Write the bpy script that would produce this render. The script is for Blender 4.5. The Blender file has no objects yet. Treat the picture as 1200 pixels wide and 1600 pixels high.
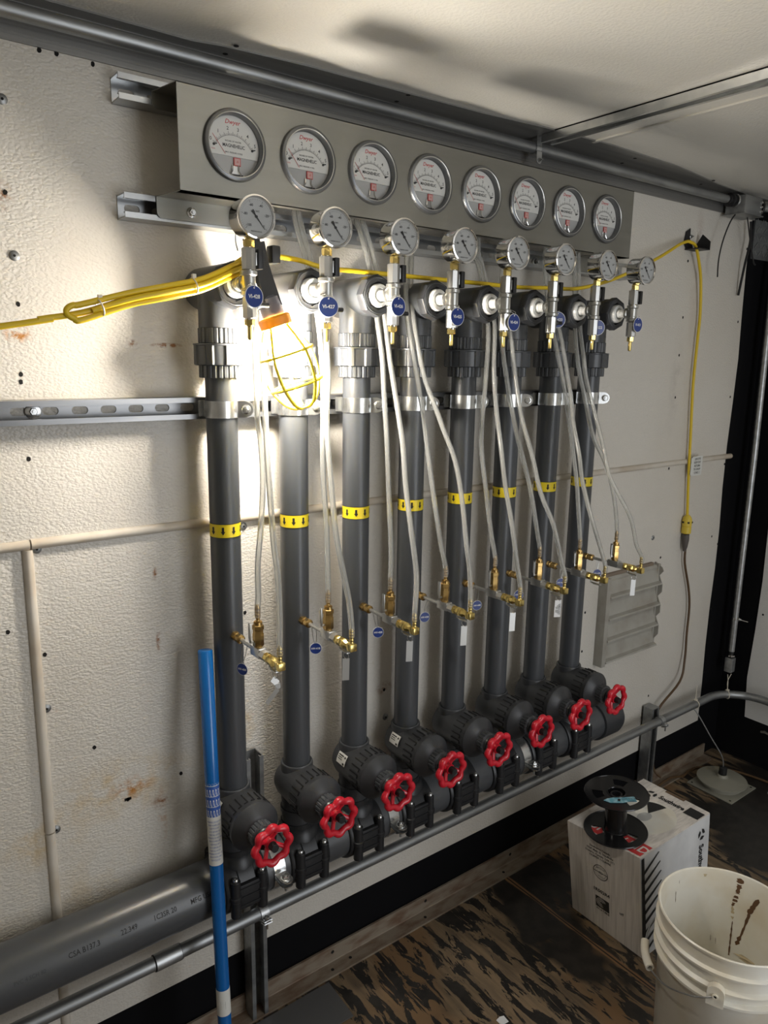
import bpy, bmesh, math, random
from mathutils import Vector, Matrix, Quaternion
random.seed(4)
PI = math.pi
scene = bpy.context.scene
COL = scene.collection

# ------------------------------------------------------------------ camera
cam_d = bpy.data.cameras.new('camera')
cam_d.sensor_fit = 'VERTICAL'; cam_d.sensor_height = 24.0; cam_d.lens = 1157.33 * 24 / 1600
cam_d.clip_start = .02; cam_d.clip_end = 50
cam = bpy.data.objects.new('camera', cam_d); COL.objects.link(cam)
RR = [(0.7988062, -0.6014092, 0.0146830), (0.1109055, 0.1712083, 0.9789728), (0.5912771, 0.7803811, -0.2034618)]
cam.matrix_world = Matrix(((RR[0][0], RR[1][0], -RR[2][0], -0.61693), (RR[0][1], RR[1][1], -RR[2][1], -1.41245),
                           (RR[0][2], RR[1][2], -RR[2][2], 1.56754), (0, 0, 0, 1)))
scene.camera = cam

# ------------------------------------------------------------------ light, world, exposure
BULB = 560.0
world = bpy.data.worlds.new('world'); scene.world = world; world.use_nodes = True
wb = world.node_tree.nodes['Background']; wb.inputs[0].default_value = (.90, .94, 1, 1); wb.inputs[1].default_value = .22
def area(name, loc, rot, sx, sy, energy, col):
    d = bpy.data.lights.new(name, 'AREA'); d.shape = 'RECTANGLE'; d.size = sx; d.size_y = sy; d.energy = energy; d.color = col
    o = bpy.data.objects.new(name, d); COL.objects.link(o); o.location = loc; o.rotation_euler = rot; return o
area('daylight_through_side_doorway', (.75, -2.5, 1.15), (PI/2, 0, 0), 1.0, 1.9, 17, (.93, .96, 1))
vs = scene.view_settings; vs.view_transform = 'Standard'; vs.look = 'None'; vs.gamma = 1; vs.use_curve_mapping = False
vs.exposure = 0.22

# ------------------------------------------------------------------ materials
MATS = {}
def mat(name, col, rough=.5, metal=0.0, bump=None, spec=.5, trans=0, emit=None, coat=0, ior=None, var=None):
    m = bpy.data.materials.new(name); m.use_nodes = True
    nt = m.node_tree; b = nt.nodes['Principled BSDF']
    b.inputs['Base Color'].default_value = (*col, 1); b.inputs['Roughness'].default_value = rough
    b.inputs['Metallic'].default_value = metal; b.inputs['Specular IOR Level'].default_value = spec
    if trans: b.inputs['Transmission Weight'].default_value = trans
    if ior: b.inputs['IOR'].default_value = ior
    if coat: b.inputs['Coat Weight'].default_value = coat; b.inputs['Coat Roughness'].default_value = .12
    if emit: b.inputs['Emission Color'].default_value = (*emit[0], 1); b.inputs['Emission Strength'].default_value = emit[1]
    tc = nt.nodes.new('ShaderNodeTexCoord')
    if var:   # (scale, second colour, amount, (sx,sy,sz))
        mp = nt.nodes.new('ShaderNodeMapping'); mp.inputs['Scale'].default_value = var[3] if len(var) > 3 else (1, 1, 1)
        n = nt.nodes.new('ShaderNodeTexNoise'); n.inputs['Scale'].default_value = var[0]; n.inputs['Detail'].default_value = 5
        r = nt.nodes.new('ShaderNodeMapRange'); r.inputs[1].default_value = .42; r.inputs[2].default_value = .68; r.inputs[4].default_value = var[2]
        mx = nt.nodes.new('ShaderNodeMix'); mx.data_type = 'RGBA'; mx.inputs[6].default_value = (*col, 1); mx.inputs[7].default_value = (*var[1], 1)
        nt.links.new(tc.outputs['Object'], mp.inputs[0]); nt.links.new(mp.outputs[0], n.inputs['Vector']); nt.links.new(n.outputs[0], r.inputs[0])
        nt.links.new(r.outputs[0], mx.inputs[0]); nt.links.new(mx.outputs[2], b.inputs['Base Color'])
    if bump:  # (scale, strength, distance)
        n = nt.nodes.new('ShaderNodeTexNoise'); n.inputs['Scale'].default_value = bump[0]; n.inputs['Detail'].default_value = 2
        bp = nt.nodes.new('ShaderNodeBump'); bp.inputs['Strength'].default_value = bump[1]; bp.inputs['Distance'].default_value = bump[2]
        nt.links.new(tc.outputs['Object'], n.inputs['Vector']); nt.links.new(n.outputs[0], bp.inputs['Height']); nt.links.new(bp.outputs[0], b.inputs['Normal'])
    MATS[name] = m
    return m
mat('pvc_grey', (.060, .065, .072), .33, spec=.55, var=(14, (.085, .09, .096), .5, (1, 1, .15)))
mat('pvc_shine', (.065, .069, .074), .3, spec=.5, var=(9, (.09, .094, .10), .6, (.15, 1, 1)))
mat('pvc_dark', (.040, .042, .046), .38, spec=.5, bump=(900, .12, .0006))
mat('pvc_black', (.018, .019, .021), .38)
mat('groove', (.006, .006, .007), .6)
mat('galv', (.50, .51, .51), .38, .85, var=(60, (.30, .31, .31), .7, (.25, 1, 1)))
mat('galv_dark', (.36, .37, .37), .42, .8, var=(40, (.20, .205, .21), .7, (.2, 1, 1)))
mat('zinc', (.72, .73, .72), .24, .95, var=(25, (.45, .46, .47), .6))
mat('strut_mid_shaded', (.26, .26, .26), .3, .9, var=(30, (.16, .165, .17), .7, (.15, 1, 1)))  # strut_steel darkened: shade and dark reflections inside the channel put into the colour
mat('strut_steel', (.50, .51, .51), .28, .9, var=(30, (.32, .33, .34), .7, (.15, 1, 1)))
mat('stainless', (.27, .265, .235), .36, .7, var=(8, (.32, .31, .28), .5, (.3, 1, 4)))
mat('chrome', (.82, .81, .79), .08, 1)
mat('satin', (.60, .60, .58), .3, .9)
mat('nickel', (.55, .55, .52), .33, .9, bump=(700, .2, .0005))
mat('brass', (.62, .42, .16), .26, .95, var=(120, (.42, .27, .10), .6))
mat('brass_bright', (.80, .62, .22), .22, .95)
mat('ptfe', (.85, .86, .84), .35, .2, bump=(600, .4, .0006))
mat('red', (.62, .012, .03), .32, coat=.3)
mat('yellow', (.80, .56, .02), .38)
mat('yellow_band', (.85, .66, .02), .4)
mat('yellow_plug', (.75, .55, .06), .45)
mat('orange', (.95, .33, .01), .4)
mat('guard_yellow', (.90, .68, .03), .35)
mat('black', (.012, .012, .013), .45)
mat('black_gloss', (.008, .008, .009), .18, spec=.6)
mat('black_ink', (.015, .015, .015), .7)
mat('ink_blue_grey', (.05, .055, .06), .7)
mat('print_grey', (.035, .033, .028), .6)
mat('white_face', (.80, .79, .74), .5)
mat('gauge_grey', (.50, .50, .48), .5)
mat('white_print', (.80, .80, .80), .5)
mat('red_print', (.62, .05, .05), .5)
mat('pink_print', (.72, .42, .38), .5)
mat('bezel', (.16, .165, .17), .32, .75)
mat('tag_blue', (.018, .045, .23), .3)
mat('tag_steel', (.62, .62, .60), .4, .7)
mat('pole_blue', (.004, .125, .42), .25, coat=.3)
mat('label_blue', (.03, .10, .40), .4)
mat('paper_white', (.72, .72, .68), .55)
mat('carton', (.80, .75, .69), .7, var=(30, (.50, .46, .41), .55, (1, 6, .25)), bump=(60, .15, .001))
mat('carton_side', (.66, .66, .65), .65, var=(12, (.46, .46, .46), .6))
mat('carton_edge', (.16, .10, .055), .8)
mat('bucket', (.84, .82, .74), .35, spec=.5, var=(9, (.70, .62, .46), .7))
mat('mud', (.13, .065, .028), .75)
mat('mud_pale', (.55, .45, .28), .7)
mat('light_blue_tape', (.12, .36, .46), .55, var=(90, (.45, .65, .72), .8))
mat('dish_plastic', (.30, .29, .235), .5)
mat('zip_white', (.80, .74, .62), .4)
mat('cord_brown', (.10, .055, .022), .5)
mat('grey_plug', (.10, .085, .075), .5)
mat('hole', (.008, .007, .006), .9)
mat('vent_paint', (.40, .385, .34), .55, var=(14, (.27, .235, .19), .55))
mat('batten', (.66, .61, .53), .42, var=(7, (.42, .32, .21), .6, (1, 1, 1)))
mat('vent_rust', (.22, .17, .125), .7)
mat('rust', (.24, .10, .035), .8)
mat('plate_dark', (.15, .15, .15), .45, .4)
mat('socket_grey', (.10, .10, .12), .5)
mat('bulb', (1, 1, 1), .4, emit=((1, .925, .82), BULB))
mat('emboss_edge', (.05, .052, .056), .5)

# clear vinyl tubing and gauge lens
m = mat('clear_tube', (.93, .93, .90), .14, trans=.82, ior=1.28, spec=.6)
m = mat('lens', (1, 1, 1), .02); nt = m.node_tree
_t = nt.nodes.new('ShaderNodeBsdfTransparent'); _g = nt.nodes.new('ShaderNodeBsdfGlossy'); _g.inputs['Roughness'].default_value = .03; _f = nt.nodes.new('ShaderNodeFresnel'); _x = nt.nodes.new('ShaderNodeMixShader')
nt.links.new(_f.outputs[0], _x.inputs[0]); nt.links.new(_t.outputs[0], _x.inputs[1]); nt.links.new(_g.outputs[0], _x.inputs[2]); nt.links.new(_x.outputs[0], nt.nodes['Material Output'].inputs[0])

def frp(name, base, tint, bump_s):
    m = mat(name, base, .31, spec=.5); nt = m.node_tree; b = nt.nodes['Principled BSDF']; L = nt.links
    tc = [n for n in nt.nodes if n.type == 'TEX_COORD'][0]
    mp = nt.nodes.new('ShaderNodeMapping'); mp.inputs['Scale'].default_value = (1, 1, 1.5); L.new(tc.outputs['Object'], mp.inputs[0])
    v = nt.nodes.new('ShaderNodeTexVoronoi'); v.feature = 'SMOOTH_F1'; v.inputs['Scale'].default_value = 165; v.inputs['Smoothness'].default_value = .35
    d = nt.nodes.new('ShaderNodeTexNoise'); d.inputs['Scale'].default_value = 90; d.inputs['Detail'].default_value = 3
    L.new(mp.outputs[0], d.inputs['Vector'])
    ad = nt.nodes.new('ShaderNodeMixRGB'); ad.blend_type = 'LINEAR_LIGHT'; ad.inputs[0].default_value = .004
    L.new(mp.outputs[0], ad.inputs[1]); L.new(d.outputs['Color'], ad.inputs[2]); L.new(ad.outputs[0], v.inputs['Vector'])
    mth = nt.nodes.new('ShaderNodeMath'); mth.operation = 'MULTIPLY_ADD'; L.new(d.outputs[0], mth.inputs[0]); mth.inputs[1].default_value = -.35; L.new(v.outputs['Distance'], mth.inputs[2])
    bp = nt.nodes.new('ShaderNodeBump'); bp.inputs['Strength'].default_value = bump_s; bp.inputs['Distance'].default_value = .0017; bp.invert = True
    L.new(mth.outputs[0], bp.inputs['Height']); L.new(bp.outputs[0], b.inputs['Normal'])
    n = nt.nodes.new('ShaderNodeTexNoise'); n.inputs['Scale'].default_value = 2.2; n.inputs['Detail'].default_value = 6; L.new(tc.outputs['Object'], n.inputs['Vector'])
    r = nt.nodes.new('ShaderNodeMapRange'); r.inputs[1].default_value = .45; r.inputs[2].default_value = .75; r.inputs[4].default_value = .45; L.new(n.outputs[0], r.inputs[0])
    mx = nt.nodes.new('ShaderNodeMix'); mx.data_type = 'RGBA'; mx.inputs[6].default_value = (*base, 1); mx.inputs[7].default_value = (*tint, 1)
    L.new(r.outputs[0], mx.inputs[0]); out = mx.outputs[2]
    return m, nt, tc, out, b, L
m, nt, tc, out, b, L = frp('wall_panel', (.70, .665, .60), (.60, .54, .45), .55)
# rust stains on the wall, each at its own place
def stain(out, cx, cz, rx, rz, amount, col, sc=30):
    mp = nt.nodes.new('ShaderNodeMapping'); mp.vector_type = 'TEXTURE'
    mp.inputs['Location'].default_value = (cx, 0, cz); mp.inputs['Scale'].default_value = (rx, 1, rz)
    n = nt.nodes.new('ShaderNodeTexNoise'); n.inputs['Scale'].default_value = sc; n.inputs['Detail'].default_value = 8; n.inputs['Roughness'].default_value = .65
    L.new(tc.outputs['Object'], n.inputs['Vector']); L.new(tc.outputs['Object'], mp.inputs[0])
    ln = nt.nodes.new('ShaderNodeVectorMath'); ln.operation = 'LENGTH'; L.new(mp.outputs[0], ln.inputs[0])
    mr = nt.nodes.new('ShaderNodeMapRange'); mr.inputs[1].default_value = 1.0; mr.inputs[2].default_value = 0.15; L.new(ln.outputs['Value'], mr.inputs[0])
    mr2 = nt.nodes.new('ShaderNodeMapRange'); mr2.inputs[1].default_value = .44; mr2.inputs[2].default_value = .62; mr2.inputs[4].default_value = amount; L.new(n.outputs[0], mr2.inputs[0])
    mu = nt.nodes.new('ShaderNodeMath'); mu.operation = 'MULTIPLY'; L.new(mr.outputs[0], mu.inputs[0]); L.new(mr2.outputs[0], mu.inputs[1])
    mx = nt.nodes.new('ShaderNodeMix'); mx.data_type = 'RGBA'; mx.inputs[7].default_value = (*col, 1)
    L.new(mu.outputs[0], mx.inputs[0]); L.new(out, mx.inputs[6]); return mx.outputs[2]
ORG = (.50, .22, .05); BRN = (.30, .13, .045); PALE = (.62, .46, .24)
for a in [(-.335, 1.601, .030, .020, 1.6, ORG, 60), (-.21, .70, .18, .08, .9, PALE, 16), (-.19, .690, .055, .030, 1.2, ORG, 40),
          (-.36, .64, .09, .07, .9, PALE, 20), (-.130, .60, .012, .08, .9, ORG, 40), (-.13, .635, .03, .02, 1, BRN, 60),
          (-.075, 1.585, .035, .006, 2.2, BRN, 60), (-.14, 1.588, .010, .008, 2, BRN, 60), (-.12, 1.00, .006, .03, 1.6, BRN, 60), (-.12, 1.14, .006, .02, 1.2, BRN, 60),
          (.075, .76, .03, .06, .8, PALE, 30), (.06, .60, .05, .10, .8, PALE, 24), (.462, .735, .03, .02, 1.2, BRN, 60), (-.30, .46, .2, .16, .45, PALE, 12),
          (-.35, 1.82, .03, .03, 1.3, BRN, 90), (1.72, 1.9, .03, .3, .35, (.45, .34, .28), 12), (1.66, 1.5, .04, .2, .35, (.40, .36, .32), 18)]:
    out = stain(out, *a)
L.new(out, b.inputs['Base Color'])
m, nt, tc, out, b, L = frp('ceiling_panel', (.70, .68, .62), (.64, .59, .50), .45)
L.new(out, b.inputs['Base Color'])
m, nt, tc, out, b, L = frp('end_panel', (.72, .71, .68), (.66, .64, .60), .4)
L.new(out, b.inputs['Base Color'])

# worn painted plywood floor
SEAM = .915
m = mat('floor_wood', (.1, .07, .04), .5); nt = m.node_tree; b = nt.nodes['Principled BSDF']; L = nt.links
tc = [n for n in nt.nodes if n.type == 'TEX_COORD'][0]
def nz(scale, mscale, detail=6, rough=.55, dist=0):
    mp = nt.nodes.new('ShaderNodeMapping'); mp.inputs['Scale'].default_value = mscale; L.new(tc.outputs['Object'], mp.inputs[0])
    n = nt.nodes.new('ShaderNodeTexNoise'); n.inputs['Scale'].default_value = scale; n.inputs['Detail'].default_value = detail
    n.inputs['Roughness'].default_value = rough; n.inputs['Distortion'].default_value = dist; L.new(mp.outputs[0], n.inputs['Vector']); return n.outputs[0]
def ramp(src, a, c, lo=0, hi=1):
    r = nt.nodes.new('ShaderNodeMapRange'); r.inputs[1].default_value = a; r.inputs[2].default_value = c; r.inputs[3].default_value = lo; r.inputs[4].default_value = hi
    L.new(src, r.inputs[0]); return r.outputs[0]
def mixc(f, A, B):
    mx = nt.nodes.new('ShaderNodeMix'); mx.data_type = 'RGBA'; L.new(f, mx.inputs[0])
    for k, X in ((6, A), (7, B)):
        if isinstance(X, tuple): mx.inputs[k].default_value = (*X, 1)
        else: L.new(X, mx.inputs[k])
    return mx.outputs[2]
wood = mixc(ramp(nz(11, (6, .5, 1), 5), .35, .65), (.25, .175, .10), (.14, .10, .062))
wood = mixc(ramp(nz(3.2, (1, .7, 1), 3), .52, .62), wood, (.21, .125, .06))
paint = mixc(ramp(nz(30, (1, 1, 1), 3), .4, .6), (.020, .018, .016), (.032, .028, .024))
mask = ramp(nz(7.5, (4.2, 1.1, 1), 7, .66, .6), .50, .515)
far = nt.nodes.new('ShaderNodeSeparateXYZ'); L.new(tc.outputs['Object'], far.inputs[0])
m2 = nt.nodes.new('ShaderNodeMath'); m2.operation = 'MAXIMUM'
L.new(mask, m2.inputs[0]); L.new(ramp(nz(1.6, (1, .8, 1), 4, .6, .2), .58, .62), m2.inputs[1])
sp = nt.nodes.new('ShaderNodeSeparateXYZ'); L.new(tc.outputs['Object'], sp.inputs[0])
sa = nt.nodes.new('ShaderNodeMath'); sa.operation = 'SUBTRACT'; L.new(sp.outputs['X'], sa.inputs[0]); sa.inputs[1].default_value = SEAM
sb = nt.nodes.new('ShaderNodeMath'); sb.operation = 'ABSOLUTE'; L.new(sa.outputs[0], sb.inputs[0])
sc_ = nt.nodes.new('ShaderNodeMath'); sc_.operation = 'MULTIPLY_ADD'; L.new(nz(30, (1, .3, 1), 4), sc_.inputs[0]); sc_.inputs[1].default_value = .022; L.new(sb.outputs[0], sc_.inputs[2])
seam = ramp(sc_.outputs[0], .020, .016)
crack = ramp(sb.outputs[0], .0028, .0018)
c = mixc(m2.outputs[0], wood, paint); c = mixc(seam, c, (.26, .145, .07)); c = mixc(crack, c, (.015, .012, .01)); L.new(c, b.inputs['Base Color'])
L.new(ramp(m2.outputs[0], 0, 1, .62, .34), b.inputs['Roughness'])
bp = nt.nodes.new('ShaderNodeBump'); bp.inputs['Strength'].default_value = .35; bp.inputs['Distance'].default_value = .002
L.new(m2.outputs[0], bp.inputs['Height']); L.new(bp.outputs[0], b.inputs['Normal'])

mat('angle_paint', (.27, .225, .17), .6, .15, var=(16, (.15, .085, .05), .9, (1, 3, 3)))
mat('cove_metal', (.30, .295, .28), .42, .55, var=(26, (.20, .195, .185), .6, (.1, 2, 5)))
mat('wall_black', (.004, .004, .005), .85, spec=.15)

# ------------------------------------------------------------------ mesh helpers
def basis(axis):
    w = Vector(axis).normalized(); h = Vector((0, 0, 1)) if abs(w.z) < .9 else Vector((1, 0, 0))
    u = h.cross(w).normalized(); return u, w.cross(u), w
_text = {}
def text_mesh(s, bold=0.0):
    if (s, bold) in _text: return _text[(s, bold)]
    c = bpy.data.curves.new('t', 'FONT'); c.body = s; c.size = 1; c.align_x = 'CENTER'; c.align_y = 'CENTER'; c.resolution_u = 2; c.offset = bold
    o = bpy.data.objects.new('t', c); COL.objects.link(o)
    dg = bpy.context.evaluated_depsgraph_get(); me = bpy.data.meshes.new_from_object(o.evaluated_get(dg))
    r = ([tuple(v.co) for v in me.vertices], [tuple(p.vertices) for p in me.polygons])
    bpy.data.objects.remove(o); bpy.data.curves.remove(c); bpy.data.meshes.remove(me); _text[(s, bold)] = r; return r
class MB:
    def __init__(s): s.v = []; s.f = []; s.m = []; s.names = []
    def mi(s, n):
        if n not in s.names: s.names.append(n)
        return s.names.index(n)
    def add(s, vs, fs, m):
        k = len(s.v); s.v += [Vector(v) for v in vs]; i = s.mi(m)
        for f in fs: s.f.append(tuple(k + a for a in f)); s.m.append(i)
        return s
    def box(s, x0, x1, y0, y1, z0, z1, m, bev=0):
        if bev:
            bm = bmesh.new(); bmesh.ops.create_cube(bm, size=1)
            for v in bm.verts: v.co = Vector(((x0+x1)/2 + v.co.x*(x1-x0), (y0+y1)/2 + v.co.y*(y1-y0), (z0+z1)/2 + v.co.z*(z1-z0)))
            bmesh.ops.bevel(bm, geom=bm.edges[:], offset=bev, segments=2, affect='EDGES', profile=.6)
            bm.verts.index_update(); s.add([v.co[:] for v in bm.verts], [[v.index for v in f.verts] for f in bm.faces], m); bm.free(); return s
        v = [(x, y, z) for x in (x0, x1) for y in (y0, y1) for z in (z0, z1)]
        return s.add(v, [(0,1,3,2),(4,6,7,5),(0,4,5,1),(2,3,7,6),(0,2,6,4),(1,5,7,3)], m)
    def obox(s, c, ax, ay, az, m):
        """oriented box: centre, three half-axis vectors"""
        c, ax, ay, az = map(Vector, (c, ax, ay, az))
        v = [c + i*ax + j*ay + k*az for i in (-1, 1) for j in (-1, 1) for k in (-1, 1)]
        return s.add(v, [(0,1,3,2),(4,6,7,5),(0,4,5,1),(2,3,7,6),(0,2,6,4),(1,5,7,3)], m)
    def lathe(s, p, axis, prof, m, seg=24, rfun=None, closed=False):
        """prof: (radius, distance along axis)"""
        if len(prof) > 3 and prof[0] == prof[-1]: prof = prof[:-1]; closed = True
        p = Vector(p); u, v, w = basis(axis); n = len(prof); V = []; F = []
        for r, t in prof:
            for k in range(seg):
                a = 2*PI*k/seg; rr = r * (rfun(a, t) if rfun else 1); V.append(p + w*t + (u*math.cos(a) + v*math.sin(a))*rr)
        for i in range(n - 1 + (1 if closed else 0)):
            for k in range(seg):
                a, b2 = i*seg + k, i*seg + (k+1) % seg; c2, d = ((i+1) % n)*seg + (k+1) % seg, ((i+1) % n)*seg + k; F.append((a, b2, c2, d))
        if not closed:
            if prof[0][0] > 1e-6: F.append(tuple(range(seg))[::-1])
            if prof[-1][0] > 1e-6: F.append(tuple((n-1)*seg + k for k in range(seg)))
        return s.add(V, F, m)
    def cyl(s, a, b, r, m, seg=20, r2=None):
        a = Vector(a); b = Vector(b); d = (b-a).length
        return s.lathe(a, b-a, [(r, 0), (r if r2 is None else r2, d)], m, seg)
    def hexa(s, a, b, r, m): return s.cyl(a, b, r, m, 6)
    def ring(s, p, axis, R, r, m, seg=28, sub=8, arc=None):
        u, v, w = basis(axis); a0, a1 = arc or (0, 2*PI)
        pts = [Vector(p) + (u*math.cos(a0+(a1-a0)*k/seg) + v*math.sin(a0+(a1-a0)*k/seg))*R for k in range(seg + (1 if arc else 0))]
        return s.tube(pts, r, m, sub, closed=not arc)
    def tube(s, pts, r, m, seg=10, closed=False, smooth=0, inner=None):
        P = [Vector(p) for p in pts]
        if smooth:
            Q = []
            for i in range(len(P)-1):
                p0, p1, p2, p3 = P[max(i-1, 0)], P[i], P[i+1], P[min(i+2, len(P)-1)]
                for k in range(smooth):
                    t = k/smooth; Q.append(.5*((2*p1) + (p2-p0)*t + (2*p0-5*p1+4*p2-p3)*t*t + (3*p1-p0-3*p2+p3)*t**3))
            P = Q + [P[-1]]
        n = len(P); T = []
        for i in range(n):
            if closed: d = P[(i+1) % n] - P[i-1]
            else: d = P[min(i+1, n-1)] - P[max(i-1, 0)]
            T.append(d.normalized())
        u, _, _ = basis(T[0]); rings = []
        for i in range(n):
            if i: u = (T[i-1].rotation_difference(T[i])) @ u
            u = (u - T[i]*u.dot(T[i])).normalized(); w = T[i].cross(u)
            rings.append((u.copy(), w.copy()))
        def skin(rad, flip):
            V = []; F = []
            for i in range(n):
                rr = rad[i] if isinstance(rad, list) else rad
                for k in range(seg):
                    a = 2*PI*k/seg; V.append(P[i] + (rings[i][0]*math.cos(a) + rings[i][1]*math.sin(a))*rr)
            for i in range(n if closed else n-1):
                for k in range(seg):
                    q = (i*seg+k, i*seg+(k+1) % seg, ((i+1) % n)*seg+(k+1) % seg, ((i+1) % n)*seg+k); F.append(q[::-1] if flip else q)
            return V, F
        V, F = skin(r, False)
        if inner:
            V2, F2 = skin(inner, True); k0 = len(V); V += V2; F += [tuple(a+k0 for a in f) for f in F2]
            for e in (0, (n-1)*seg):
                for k in range(seg): F.append((e+k, e+(k+1) % seg, k0+e+(k+1) % seg, k0+e+k) if e else (e+(k+1) % seg, e+k, k0+e+k, k0+e+(k+1) % seg))
        elif not closed: F += [tuple(range(seg))[::-1], tuple((n-1)*seg+k for k in range(seg))]
        return s.add(V, F, m)
    def prism(s, poly, o, u, v, d, m):
        """polygon in the plane (o,u,v) extruded by vector d"""
        o, u, v, d = map(Vector, (o, u, v, d)); A = [o + u*a + v*b2 for a, b2 in poly]; n = len(A)
        V = A + [p + d for p in A]
        F = [tuple(range(n))[::-1], tuple(range(n, 2*n))] + [(i, (i+1) % n, n+(i+1) % n, n+i) for i in range(n)]
        return s.add(V, F, m)
    def flat(s, poly, o, u, v, m):
        o, u, v = map(Vector, (o, u, v)); return s.add([o + u*a + v*b2 for a, b2 in poly], [tuple(range(len(poly)))], m)
    def text(s, t, size, o, u, v, m, bold=0.0, wrap=None, sx=1):
        V, F = text_mesh(t, bold); o, u, v = map(Vector, (o, u, v))
        if wrap: P = [wrap(x*size*sx, y*size) for x, y, z in V]
        else: P = [o + u*(x*size*sx) + v*(y*size) for x, y, z in V]
        return s.add(P, F, m)
    def merge(s, other, M):
        k = len(s.v); s.v += [M @ p for p in other.v]
        mp = [s.mi(n) for n in other.names]
        for f, mm in zip(other.f, other.m): s.f.append(tuple(a+k for a in f)); s.m.append(mp[mm])
    def build(s, name, parent=None, loc=None, label=None, angle=35, flat=False):
        me = bpy.data.meshes.new(name); me.from_pydata([v[:] for v in s.v], [], s.f)
        for n in s.names: me.materials.append(MATS[n])
        me.polygons.foreach_set('material_index', s.m); me.update()
        if not flat: me.shade_smooth(); me.set_sharp_from_angle(angle=math.radians(angle))
        o = bpy.data.objects.new(name, me); COL.objects.link(o)
        if parent: o.parent = parent
        if loc: o.location = loc
        if label: o['label'] = label
        return o
def thing(name, label, cat, loc=(0, 0, 0), group=None):
    o = bpy.data.objects.new(name, None); o.empty_display_size = .02; COL.objects.link(o); o.location = loc
    return tag(o, label, cat, group)
def tag(o, label, cat, group=None):
    o['label'] = label; o['category'] = cat
    if group: o['group'] = group
    return o
def struct(o): o['kind'] = 'structure'; return o
def dup(root, loc, label):
    r = root.copy(); COL.objects.link(r); r.location = loc; r['label'] = label
    def kids(src, dst):
        for ch in src.children:
            c = ch.copy(); COL.objects.link(c); c.parent = dst; kids(ch, c)
    kids(root, r); return r
def arc(cx, cy, r, a0, a1, n=8): return [(cx + r*math.cos(a0+(a1-a0)*k/n), cy + r*math.sin(a0+(a1-a0)*k/n)) for k in range(n+1)]
def disc(r, n=28): return [(r*math.cos(2*PI*k/n), r*math.sin(2*PI*k/n)) for k in range(n)]
def mm(l): return [Vector(p)/1000 for p in l]
X = Vector((1, 0, 0)); Y = Vector((0, 1, 0)); Zv = Vector((0, 0, 1))
S = .1583
ORD = ['leftmost', 'second', 'third', 'fourth', 'fifth', 'sixth', 'seventh', 'rightmost']
def nth(i, what): return ('%s %s' % (ORD[i], what)) if i in (0, 7) else '%s %s from the left' % (ORD[i], what)

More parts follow.
